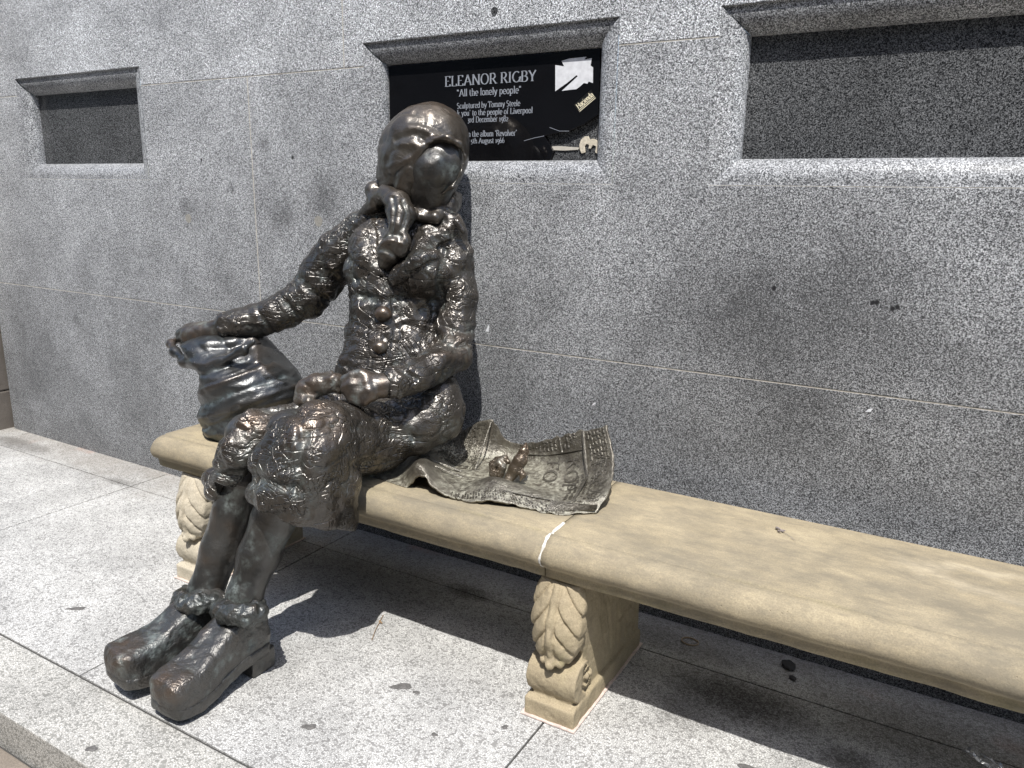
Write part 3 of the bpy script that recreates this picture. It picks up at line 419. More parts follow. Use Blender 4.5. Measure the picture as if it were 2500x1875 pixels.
def bronze(name, scr=.5, lump=.4, rough=.34, base=(.070, .062, .053), fine=.3, stretch=None, patc=(.13, .155, .145), bscale=1.0, hat=.9):
    g = NT(name); wear = g.attr('wear'); pat = g.attr('patina')
    n = g.noise(28, 4); nb = g.noise(6, 3)
    col = g.mix(g.maprange(nb, .35, .65), tuple(v*.55 for v in base), tuple(v*1.15 for v in base))
    col = g.mix(g.math('MULTIPLY', wear, .75), col, (.135, .093, .063))
    pm = g.math('MULTIPLY', pat, g.maprange(g.noise(60, 4, .7), .35, .65))
    col = g.mix(g.math('MULTIPLY', pm, .9), col, patc)
    metal = g.math('MULTIPLY', g.maprange(wear, 0., 1., .52, .65), g.maprange(pm, 0., 1., 1., .2))
    rg = g.math('ADD', g.maprange(n, .3, .7, rough-.08, rough+.08), g.math('MULTIPLY', pm, .25))
    # tool scratches: thin contour lines of stretched noise, direction changes from patch to patch
    cell = g.voro(16*bscale, 1); ang = g.node('SeparateColor', 0, None, Color=cell); ang2 = g.node('SeparateColor', 1, None, Color=cell)
    rv = g.node('VectorRotate', 0, {'rotation_type': 'EULER_XYZ'}, Vector=g.co, Rotation=g.node('CombineXYZ', 0, None, X=g.math('MULTIPLY', ang, 6.28), Y=g.math('MULTIPLY', ang2, 6.28), Z=0.0))
    sv = g.node('Mapping', 0, None, Vector=rv, Scale=(1.0, 1.0, .13))
    def lines(sc, w): return g.maprange(g.math('ABSOLUTE', g.math('SUBTRACT', g.noise(sc, 0, .5, sv, .1), .5)), 0., w, 0., 1.)
    L1 = lines(38*bscale, .05); L2 = lines(62*bscale, .06)
    gate = g.maprange(g.noise(13, 2), .42, .55)
    h = g.math('MULTIPLY', g.math('MULTIPLY', g.math('SUBTRACT', g.math('ADD', L1, L2), 2.0), gate), scr)
    sep = g.t.nodes.new('ShaderNodeSeparateXYZ'); g.t.links.new(g.vec('ADD', g.co, g.node('VectorMath', 0, {'operation': 'SCALE'}, i0=g.node('TexNoise', 1, None, Vector=g.co, Scale=7.0, Detail=2.0), Scale=.07)), sep.inputs[0])
    def hatch(u, sp, w, ns):
        d = g.math('ABSOLUTE', g.math('SUBTRACT', g.math('FRACT', g.math('DIVIDE', u, sp)), .5))
        return g.math('MULTIPLY', g.maprange(d, 0., w, 1., 0.), g.maprange(g.noise(ns, 1), .53, .58))
    uu = g.math('SUBTRACT', g.math('MULTIPLY', sep.outputs[0], .8), g.math('MULTIPLY', sep.outputs[1], .6))
    hh = g.math('ADD', hatch(sep.outputs[2], .024, .09, 11.0), hatch(uu, .019, .10, 13.0)); hh = g.math('ADD', hh, hatch(g.math('ADD', uu, sep.outputs[2]), .031, .06, 12.0))
    h = g.math('SUBTRACT', h, g.math('MULTIPLY', hh, scr*hat))
    h = g.math('ADD', h, g.math('MULTIPLY', g.noise(34, 3, .5), lump*5.0))
    h = g.math('ADD', h, g.math('MULTIPLY', g.noise(75*bscale, 4, .6), lump*2.2))
    h = g.math('ADD', h, g.math('MULTIPLY', g.noise(240, 2), fine*.5))
    if stretch:
        st = g.node('Mapping', 0, None, Vector=g.co, Scale=stretch)
        h = g.math('ADD', h, g.math('MULTIPLY', g.noise(30, 4, .6, st, .6), 1.6))
    return g.fin(col, rg, metal, g.bump(h, .85, .0042), spec=.5, IOR=1.9)
M_coat = bronze('bronze_coat', .45, .22, .30)
M_skirt = bronze('bronze_skirt', .55, .20, .30, (.070, .061, .051))
M_smooth = bronze('bronze_smooth', .06, .10, .33, (.080, .069, .056), .12)
M_skin = bronze('bronze_body', .05, .12, .36, (.062, .059, .054), .2)
M_hand = bronze('bronze_hand', .05, .2, .34, (.095, .073, .055), .2)
M_shoe = bronze('bronze_shoe', .12, .35, .38, (.072, .069, .063), .5)
M_cuffm = bronze('bronze_cuff', .1, .5, .33, (.070, .074, .070), .3)
M_bag = bronze('bronze_bag', .05, .1, .33, (.058, .060, .060), .15, None, (.085, .115, .12))
M_paper = bronze('bronze_paper', .12, .25, .36, (.12, .108, .086), .7, None, (.34, .33, .26), 2.2)
M_bird = bronze('bronze_bird', .5, .1, .33, (.125, .095, .062), .2, None, (.13, .15, .14), 2.5)
# ================================================================ the setting: pavement and street
YA, YB, YE = -.2025, -1.187, -1.39
XJ = [-4.29, -3.08, -1.861, -.6515, .577, 1.80, 3.02, 4.24]
pav = link('pavement', prism('pavement', [(-8, -1.386), (6, -1.386), (6, .2), (-8, .2)], -.115, -.005, 'z'), M_joint); pav['kind'] = 'structure'
def slab(x0, x1, y0, y1, m, w=.0035, nm='paving_slab', dz=0.):
    me = prism(nm, [(x0+w, y0+w), (x1-w, y0+w), (x1-w, y1-w), (x0+w, y1-w)], -.03, dz, 'z', .0012)
    return link(nm, me, m, pav)
for a, b in zip([-8]+XJ, XJ+[6]):
    slab(a, b, YA, .05, M_terr, .002, dz=random.uniform(-.0008, .0008)); slab(a, b, YB, YA, M_terr, .003, dz=random.uniform(-.0008, .0008))
for a, b in ((-8, -3.6), (-3.6, 1.9), (1.9, 6)):
    me = prism('kerb_stone', [(a+.002, YE), (b-.002, YE), (b-.002, YB-.0035), (a+.002, YB-.0035)], -.1195, .0, 'z', .004)
    link('kerb_stone', me, M_kerb, pav)
gm = prism('ground', [(-60, -80), (60, -80), (60, -1.392), (-60, -1.392)], -.6, -.112, 'z'); gr = link('ground', gm, M_joint); gr['kind'] = 'structure'
for i in range(7):
    for j in range(5):
        x0 = -3.2+i*.62+(j % 2)*.3; y1 = -1.395-j*.45
        me = prism('street_flagstone', [(x0+.004, y1-.442), (x0+.612, y1-.442), (x0+.612, y1-.004), (x0+.004, y1-.004)], -.125, -.104+random.uniform(-.002, .002), 'z', .004)
        link('street_flagstone', me, M_street, gr)
# dark side of the street, mirrored in the polished panels and the bronze: a plain stone terrace
M_opp = plain('terrace_stone', (.15, .145, .14), .9); M_win = plain('dark_window_glass', (.02, .022, .025), .08)
terrace = thing('street_terrace', 'dark stone terrace across the street, mirrored in the polished panels', 'building', (0, -13, 0))
attach(link('facade', prism('facade', [(-34, -.6), (30, -.6), (30, 14), (-34, 14)], -18, -13, 'y'), M_opp), terrace)
for i in range(16):
    for j in range(4):
        x = -32+i*3.9; z = .6+j*3.3
        attach(link('window', prism('window', [(x, z), (x+1.6, z), (x+1.6, z+2.2), (x, z+2.2)], -13.02, -12.98, 'y'), M_win), terrace)
        attach(link('window_frame', prism('window_frame', [(x-.15, z-.2), (x+1.75, z-.2), (x+1.75, z-.02), (x-.15, z-.02)], -13.02, -12.88, 'y'), M_opp), terrace)
# ================================================================ granite wall with three niches
wall = thing('granite_wall', 'tall speckled grey granite wall with three framed niches behind the bench', 'wall', (-.8, .1, 0))
Z1, Z2, ZS, ZT, RF, DP = .844, 1.789, 1.395, 1.866, .073, .062
NICHES = [(-2.772, -1.806), (-.555, .4155), (.714, 3.2)]
XL, XR, TOP = -3.232, 5.0, 3.2; J = .0016
def block(outline, m): return attach(link('granite_block', prism('granite_block', outline, 0, .25, 'y', .0022), m), wall)
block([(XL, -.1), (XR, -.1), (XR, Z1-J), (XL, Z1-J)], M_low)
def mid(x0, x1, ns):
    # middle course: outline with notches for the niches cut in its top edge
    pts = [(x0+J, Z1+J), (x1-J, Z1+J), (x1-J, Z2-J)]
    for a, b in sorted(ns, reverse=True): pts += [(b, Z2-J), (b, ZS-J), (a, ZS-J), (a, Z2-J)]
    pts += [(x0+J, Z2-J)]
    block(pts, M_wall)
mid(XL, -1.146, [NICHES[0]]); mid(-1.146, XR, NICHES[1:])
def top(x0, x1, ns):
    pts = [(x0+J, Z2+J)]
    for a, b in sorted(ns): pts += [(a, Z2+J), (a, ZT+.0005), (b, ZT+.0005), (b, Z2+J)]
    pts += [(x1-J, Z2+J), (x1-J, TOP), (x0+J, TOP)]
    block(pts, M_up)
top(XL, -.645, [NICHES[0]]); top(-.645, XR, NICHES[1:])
mo = [(XL, Z1), (XR, Z1)]
def strip(x0, x1, z0, z1, y=.0012): return attach(link('mortar_joint', prism('mortar_joint', [(x0, z0), (x1, z0), (x1, z1), (x0, z1)], y, .05, 'y'), M_mortar), wall)
strip(XL, XR, Z1-J, Z1+J)
for a, b in ((XL, NICHES[0][0]), (NICHES[0][1], NICHES[1][0]), (NICHES[1][1], NICHES[2][0]), (NICHES[2][1], XR)): strip(a, b, Z2-J, Z2+J)
strip(-1.146-J*1.1, -1.146+J*1.1, Z1+J, Z2-J, -.0003); strip(-.645-J*.9, -.645+J*.9, Z2+J, TOP, -.0003)
for a, b in NICHES: strip(a-.004, b+.004, ZS-J*1.3, ZS+J*.6, .0006)
for (x0, x1) in NICHES:
    # convex moulding swept round the opening in four mitred pieces
    ns = attach(link('niche_surround', None), wall)
    prof = [(0, .0), (.0006, .0070), (.003, .0075)] + [(.003+(RF-.003)*math.sin(t), .0075+(DP-.0075)*(1-math.cos(t))) for t in np.linspace(0, math.pi/2, 13)[1:]] + [(RF, DP+.03)]
    corners = [(x0, ZS, 1, 1), (x1, ZS, -1, 1), (x1, ZT, -1, -1), (x0, ZT, 1, -1)]
    for i, nm in enumerate(('sill', 'jamb', 'hood', 'jamb')):
        pr = prof if nm == 'hood' else [(o, max(0, d-.0065) if o < RF else d) for o, d in prof]
        a, b = corners[i], corners[(i+1) % 4]; V = []; n = len(pr)
        K = 24
        for k in range(K+1):
            t = k/K
            for o, d in pr:
                pa = (a[0]+a[2]*o, d, a[1]+a[3]*o); pb = (b[0]+b[2]*o, d, b[1]+b[3]*o)
                V.append([pa[q]*(1-t)+pb[q]*t for q in range(3)])
        F = [(k*n+j, k*n+j+1, (k+1)*n+j+1, (k+1)*n+j) for k in range(K) for j in range(n-1)]
        me = poly_mesh(nm, V, F, True); attach(link(nm, me, {'hood': M_hood, 'sill': M_sill}.get(nm, M_trim)), ns)
    me = prism('niche_panel', [(x0+RF-.006, ZS+RF-.006), (x1-RF+.006, ZS+RF-.006), (x1-RF+.006, ZT-RF+.006), (x0+RF-.006, ZT-RF+.006)], DP, DP+.02, 'y')
    attach(link('niche_panel', me, M_panel), wall)
for x, z, r in D['plugs']:
    me = prism('filler_plug', [(x+r*math.cos(t)*(1+.1*math.sin(3*t)), z+r*math.sin(t)) for t in np.linspace(0, 6.28, 15)[:-1]], -.0008, .01, 'y'); attach(link('filler_plug', me, M_plug if r > .015 else M_panel), wall)
# corner pier at the far left
pier = thing('corner_pier', 'brownish sandstone pier at the far left end of the granite wall', 'pier', (-3.5, 0, 0))
for z0, z1 in ((-.1, .22), (.223, .55), (.553, .95), (.953, 1.5), (1.503, 2.2), (2.203, 3.2)):
    attach(link('stone_block', prism('stone_block', [(-4.6, -.22), (-3.262, -.22), (-3.262, .12), (-4.6, .12)], z0, z1, 'z', .008), M_pier), pier)
attach(link('back_joint', prism('back_joint', [(-3.27, .02), (-3.225, .02), (-3.225, .12), (-3.27, .12)], -.1, 3.2, 'z'), M_joint), pier)
# ================================================================ lettering: broad-pen serif alphabet built from strokes
def arc(cx, cy, rx, ry, a0, a1, n=14): return [(cx+rx*math.cos(math.radians(t)), cy+ry*math.sin(math.radians(t))) for t in np.linspace(a0, a1, n)]
X_ = .66
def G():
    g = {}
    def d(c, adv, *st): g[c] = (adv, st)
    S = lambda *p: ('s', list(p)); T = lambda *p: ('t', list(p)); B = lambda *p: ('b', list(p)); A = lambda *a: ('n', arc(*a)); N = lambda *p: ('n', list(p)); Dt = lambda x, y: ('d', [(x, y)])
    d('A', .80, S((.08, 0), (.40, 1)), S((.40, 1), (.74, 0)), N((.2, .34), (.6, .34)))
    d('B', .70, S((.16, 0), (.16, 1)), N((.16, 1), (.36, 1)), A(.36, .76, .20, .24, 90, -90), N((.16, .52), (.36, .52)), A(.38, .26, .24, .26, 90, -90), N((.16, 0), (.38, 0)))
    d('D', .78, S((.16, 0), (.16, 1)), N((.16, 1), (.34, 1)), A(.34, .5, .36, .5, 90, -90), N((.16, 0), (.34, 0)))
    d('E', .66, S((.16, 0), (.16, 1)), N((.16, 1), (.56, 1), (.56, .84)), N((.16, .52), (.46, .52)), N((.16, 0), (.58, 0), (.58, .18)))
    d('F', .62, S((.16, 0), (.16, 1)), N((.16, 1), (.56, 1), (.56, .84)), N((.16, .52), (.46, .52)))
    d('G', .80, ('n', arc(.44, .5, .34, .5, 50, 360, 22)), S((.74, .02), (.74, .42)))
    d('H', .84, S((.16, 0), (.16, 1)), S((.68, 0), (.68, 1)), N((.16, .52), (.68, .52)))
    d('I', .36, S((.18, 0), (.18, 1)))
    d('K', .76, S((.16, 0), (.16, 1)), N((.16, .42), (.62, 1)), S((.30, .58), (.68, 0)))
    d('L', .62, S((.16, 0), (.16, 1)), N((.16, 0), (.56, 0), (.56, .2)))
    d('N', .84, S((.14, 0), (.14, 1)), N((.14, 1), (.70, 0)), S((.70, 0), (.70, 1)))
    d('O', .84, ('n', arc(.42, .5, .34, .5, 0, 360, 28)))
    d('P', .66, S((.16, 0), (.16, 1)), N((.16, 1), (.36, 1)), A(.36, .73, .22, .27, 90, -90), N((.16, .46), (.36, .46)))
    d('R', .74, S((.16, 0), (.16, 1)), N((.16, 1), (.36, 1)), A(.36, .74, .20, .26, 90, -90), N((.16, .48), (.36, .48)), S((.36, .48), (.66, 0)))
    d('S', .58, ('n', arc(.29, .75, .19, .24, 40, 270, 12)+arc(.29, .26, .21, .26, 90, -140, 12)))
    d('T', .70, S((.35, 0), (.35, 1)), N((.06, .82), (.06, 1), (.64, 1), (.64, .82)))
    d('V', .76, S((.08, 1), (.39, 0)), S((.39, 0), (.70, 1)))
    d('Y', .74, S((.08, 1), (.37, .48)), N((.66, 1), (.37, .48)), S((.37, 0), (.37, .48)))
    x = X_
    d('a', .52, ('n', arc(.24, x-.16, .17, .16, 160, 0, 8)+[(.41, .1), (.47, 0)]), ('n', arc(.24, .19, .18, .19, 30, 330, 14)))
    d('b', .58, T((.12, 0), (.12, 1.04)), ('n', arc(.30, x/2, .2, x/2, 150, -150, 16)))
    d('c', .48, ('n', arc(.27, x/2, .2, x/2, 50, 310, 16))); g['ç'] = (.48, g['c'][1]+(('n', [(.27, 0), (.32, -.12), (.2, -.22)]),))
    d('d', .58, T((.45, 0), (.45, 1.04)), ('n', arc(.26, x/2, .2, x/2, 30, 330, 16)))
    d('e', .52, ('n', [(.08, x*.5), (.46, x*.52)]+arc(.27, x/2, .2, x/2, 5, 310, 18)))
    d('f', .36, B((.16, 0), (.16, .82)), ('n', arc(.30, .82, .14, .22, 180, 60, 8)), N((.04, x), (.32, x)))
    d('g', .54, ('n', arc(.25, x*.66, .17, x*.34, 0, 360, 18)), ('n', arc(.26, -.14, .2, .14, 0, 360, 18)), N((.2, .2), (.14, .08), (.4, .0)), N((.38, x*.9), (.52, x)))
    d('h', .58, S((.12, 0), (.12, 1.04)), ('n', arc(.29, x-.2, .16, .2, 170, 0, 10)), B((.45, 0), (.45, x-.2)))
    d('i', .28, S((.14, 0), (.14, x)), Dt(.14, .9))
    d('k', .56, S((.12, 0), (.12, 1.04)), N((.12, .28), (.44, x)), S((.24, .40), (.50, 0)))
    d('l', .28, S((.14, 0), (.14, 1.04)))
    d('m', .86, S((.12, 0), (.12, x)), ('n', arc(.27, x-.2, .15, .2, 170, 0, 10)), B((.42, 0), (.42, x-.2)), ('n', arc(.58, x-.2, .15, .2, 170, 0, 10)), B((.73, 0), (.73, x-.2)))
    d('n', .58, S((.12, 0), (.12, x)), ('n', arc(.29, x-.2, .16, .2, 170, 0, 10)), B((.45, 0), (.45, x-.2)))
    d('o', .54, ('n', arc(.27, x/2, .2, x/2, 0, 360, 22)))
    d('p', .58, S((.12, -.3), (.12, x)), ('n', arc(.30, x/2, .2, x/2, 150, -150, 16)))
    d('r', .42, S((.12, 0), (.12, x)), ('n', arc(.30, x-.2, .17, .2, 170, 60, 8)))
    d('s', .44, ('n', arc(.22, x*.74, .14, x*.25, 40, 270, 9)+arc(.22, x*.25, .15, x*.25, 90, -140, 9)))
    d('t', .38, ('n', [(.16, .86), (.16, .14)]+arc(.28, .14, .12, .14, 180, 300, 8)), N((.02, x), (.34, x)))
    d('u', .58, T((.12, .2), (.12, x)), ('n', arc(.28, .2, .16, .2, 180, 350, 10)), S((.45, 0), (.45, x)))
    d('v', .52, S((.06, x), (.27, 0)), S((.27, 0), (.47, x)))
    d('y', .52, S((.06, x), (.28, .02)), ('t', [(.47, x), (.28, .02), (.2, -.22), (.08, -.28)]))
    d('1', .42, S((.22, 0), (.22, x)), N((.22, x), (.10, x*.82)))
    d('2', .50, ('n', arc(.24, x-.18, .17, .18, 160, -20, 10)+[(.08, 0), (.44, 0)]))
    d('3', .48, ('n', [(.08, x), (.40, x), (.2, x*.42)]+arc(.2, .12, .2, .24, 70, -120, 12)))
    d('5', .48, ('n', [(.42, x), (.14, x), (.12, x*.45)]+arc(.2, .1, .2, .24, 90, -120, 12)))
    d('6', .54, ('n', arc(.27, .27, .19, .27, 0, 360, 20)), ('n', [(.08, .27)]+arc(.36, .4, .28, .58, 180, 100, 8)))
    d('8', .52, ('n', arc(.26, .74, .16, .24, 0, 360, 18)), ('n', arc(.26, .26, .2, .26, 0, 360, 20)))
    d('9', .52, ('n', arc(.26, x-.25, .19, .25, 0, 360, 20)), ('n', [(.45, x-.25)]+arc(.14, .3, .31, .58, 0, -80, 8)))
    d(' ', .30); q = lambda x0, s_: ('n', [(x0+.03*s_, .98), (x0-.02*s_, .88), (x0+.01, .78)])
    d('‘', .26, q(.12, -1)); d('’', .26, q(.12, 1)); d('“', .42, q(.10, -1), q(.26, -1)); d('”', .42, q(.10, 1), q(.26, 1))
    return g
GL = G()
def text_quads(txt, thick=.125, thin=.055):
    """ribbons of a broad pen: list of quads in em units (cap height 1) and the total advance"""
    out = []; x0 = 0
    def ribbon(pts, cap=.0):
        for (ax, ay), (bx, by) in zip(pts[:-1], pts[1:]):
            dx, dy = bx-ax, by-ay; L = math.hypot(dx, dy) or 1e-6
            th = thin+(thick-thin)*abs(dy)/L; nx, ny = -dy/L*th/2, dx/L*th/2; ex, ey = dx/L*.012, dy/L*.012
            out.append([(x0+ax-ex+nx, ay-ey+ny), (x0+ax-ex-nx, ay-ey-ny), (x0+bx+ex-nx, by+ey-ny), (x0+bx+ex+nx, by+ey+ny)])
    def bar(x, y, w=.12, left=True, right=True): out.append([(x0+x-(w if left else .05), y-thin/2), (x0+x+(w if right else .05), y-thin/2), (x0+x+(w if right else .05), y+thin/2), (x0+x-(w if left else .05), y+thin/2)])
    for c in txt:
        adv, st = GL[c]
        for kind, pts in st:
            if kind == 'd': x, y = pts[0]; out.append([(x0+x-.07, y-.07), (x0+x+.07, y-.07), (x0+x+.07, y+.07), (x0+x-.07, y+.07)]); continue
            ribbon(pts)
            lo = min(pts, key=lambda p: p[1]); hi = max(pts, key=lambda p: p[1])
            if kind in 's': bar(lo[0], lo[1]+thin/2); bar(hi[0], hi[1]-thin/2, .11, True, c.isupper())
            if kind == 'b': bar(lo[0], lo[1]+thin/2)
            if kind == 't': bar(hi[0], hi[1]-thin/2, .11, True, False)
        x0 += adv
    return out, x0
def text_mesh(name, txt, place, thick=.125, thin=.055, step=.00012):
    """place(u, v, lift) -> 3-D point; each stroke is lifted a hair above the one before so that none are coplanar"""
    Q, adv = text_quads(txt, thick, thin); V = []; F = []
    for i, q in enumerate(Q):
        F.append(tuple(len(V)+k for k in range(4))); V += [place(u/adv, v, (i % 9)*step) for u, v in q]
    return poly_mesh(name, V, F)
# ================================================================ plaque and stickers in the middle niche
PX0, PX1, PZ0, PZ1, PY = NICHES[1][0]+RF+.004, NICHES[1][1]-RF-.004, ZS+RF+.001, ZT-RF-.001, .046
plaque = thing('memorial_plaque', 'glossy black plaque with silver lettering and a broken lower right corner in the middle niche', 'plaque', (-.07, PY, 1.63))
ck = D['crack']
outl = [(PX0, PZ0), (ck[0][0], PZ0)] + [(p[0], p[2]) for p in ck[1:-1]] + [(PX1, ck[-1][2]), (PX1, PZ1), (PX0, PZ1)]
attach(link('plate', prism('plate', outl, PY, DP-.0005, 'y', .0012), M_black), plaque)
for i, (txt, xa, xb, zb, chh) in enumerate(D['text']):
    me = text_mesh('lettering', txt, lambda u, v, l: (xa+(xb-xa)*u, PY-.0006-l, zb+v*chh), .15 if i else .14, .07 if i else .05)
    attach(link('lettering', me, M_letter), plaque)
for L in D['cracklines']:
    V = []; F = []
    for a, b in zip(L[:-1], L[1:]):
        F.append(tuple(len(V)+k for k in range(4))); V += [(a[0], PY-.0005, a[2]-.0008), (b[0], PY-.0005, b[2]-.0008), (b[0], PY-.0005, b[2]+.0006), (a[0], PY-.0005, a[2]+.0006)]
    attach(link('crack', poly_mesh('crack', V, F), M_letter), plaque)
def flat_thing(name, pts, y, th, mat, label, cat, bevel=0):
    me = prism(name, [(p[0], p[2]) for p in pts], y-th, y, 'y', bevel); return tag(link(name, me, mat), label, cat)
flat_thing('torn_sticker', D['torn'], PY-.0004, .0006, M_white, 'ragged white paper sticker torn at its edges on the plaque, upper right', 'sticker')
hs = tag(link('narrow_sticker', prism('narrow_sticker', [(p[0], p[2]) for p in D['hac']], PY-.0010, PY-.0004, 'y'), M_stickerblack), 'small tilted black sticker with cream word and two cream bars on the plaque', 'sticker')
h0, h1, h2, h3 = [np.array(p) for p in D['hac']]   # bottom-left, bottom, right, top
def hplace(u, v, l):
    # u along the long side, v across: word on the upper half, bars below
    p = h0 + (h3-h0)*u + (h1-h0)*v; return (p[0], PY-.0014-l, p[2])
me = text_mesh('lettering', 'Haçienda', lambda u, v, l: hplace(.07+.88*u, .62-.46*v, l), .2, .12, .00005); link('lettering', me, M_cream, hs)
for a in (.70, .84):
    me = poly_mesh('cream_bar', [hplace(.05, a, 0), hplace(.95, a, 0), hplace(.95, a+.07, 0), hplace(.05, a+.07, 0)], [(0, 1, 2, 3)]); link('cream_bar', me, M_cream, hs)
flat_thing('glue_splotch', D['goo'], DP-.0004, .004, M_goo, 'cream blob of dried glue on the granite where the plaque is broken', 'glue', .001)
flat_thing('adhesive_strip', D['strip'], DP-.0004, .003, M_mortar, 'pale strip of old adhesive along the broken plaque corner', 'glue')
# ================================================================ stone bench
bench = thing('stone_bench', 'long tan sandstone bench with rounded front edge on carved scroll supports', 'bench', (.3, -.4, 0))
prof = [(-.150, .395), (-.150, .500), (-.153, .506), (-.158, SEAT), (-.30, SEAT), (-.45, SEAT), (-.586, SEAT), (-.591, .5065), (-.5945, .5030), (-.598, .5058), (-.612, .5035), (-.626, .4990), (-.638, .4915), (-.647, .4815), (-.653, .469), (-.655, .456), (-.6525, .4445), (-.647, .4365), (-.641, .431), (-.634, .427), (-.628, .4235), (-.6255, .419), (-.625, .408), (-.6235, .396), (-.618, .392)]
def seat_slab(x0, x1, mat, endL):
    n = max(8, int((x1-x0)/.02)); V = []; P_ = np.array(prof); m = len(prof); moss = []
    for k in range(n+1):
        x = x0+(x1-x0)*k/n; e = 0
        if endL: e = max(0, 1-(x-x0)/.035)
        for (y, z) in prof:
            zz = z; yy = y
            if endL and e > 0:   # eased left end
                q = 1-math.sqrt(max(0, 1-e*e)); zz = .44+(z-.44)*(1-.30*q); yy = -.40+(y+.40)*(1-.05*q)
            V.append((x, yy, zz))
    V = np.array(V); nz = fbm(V*np.array([9, 9, 9.]), 3, 3)*.0022 + fbm(V*45, 2, 8)*.0007
    fr = np.clip((-.57-V[:, 1])/.05, 0, 1); V[:, 1] += nz*fr; V[:, 2] += nz*.5*fr
    F = [(k*m+j, k*m+(j+1) % m, (k+1)*m+(j+1) % m, (k+1)*m+j) for k in range(n) for j in range(m)]
    F += [tuple(range(m))[::-1], tuple(n*m+j for j in range(m))]
    me = poly_mesh('seat_slab', V, F, True)
    me.polygons[len(F)-1].use_smooth = False; me.polygons[len(F)-2].use_smooth = False
    fixn(me)
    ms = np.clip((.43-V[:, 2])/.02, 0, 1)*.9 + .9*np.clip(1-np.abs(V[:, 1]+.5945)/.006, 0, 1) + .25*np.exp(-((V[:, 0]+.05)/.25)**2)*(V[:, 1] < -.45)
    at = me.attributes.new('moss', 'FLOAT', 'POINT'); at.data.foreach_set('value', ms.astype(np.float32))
    return attach(link('seat_slab', me, mat), bench)
seat_slab(-1.035, .5445, M_sand, True); seat_slab(.5475, 2.25, M_sand, False)
# white mortar smeared in the joint between the slabs
V = []; P_ = [p for p in prof if p[0] < -.52 and p[1] > .43 or p == (-.45, SEAT)]
P_ = [(-.525, SEAT)]+[p for p in prof if p[0] < -.58 and p[1] > .424]
PP = []
for a, b in zip(P_[:-1], P_[1:]):
    for t in np.linspace(0, 1, 4)[:-1]: PP.append((a[0]*(1-t)+b[0]*t, a[1]*(1-t)+b[1]*t))
for i, (y, z) in enumerate(PP):
    w = .0048+.0014*math.sin(i*.9)+random.uniform(-.0007, .0007); x = .546+.002*math.sin(i*.35)
    oy, oz = (y+.50), (z-.44); L = math.hypot(oy, oz); up = .0022+random.uniform(0, .0012)
    for dx, q in ((-w, -.0015), (-w*.5, up), (w*.5, up), (w, -.0015)): V.append((x+dx, y+oy/L*q, z+oz/L*q))
F = [(4*i+j, 4*i+j+1, 4*i+5+j, 4*i+4+j) for i in range(len(PP)-1) for j in range(3)]
attach(link('mortar_joint', fixn(poly_mesh('mortar_joint', V, F, True)), plain('white_mortar', (.62, .60, .55), .9, 0, .35, 90, .6)), bench)
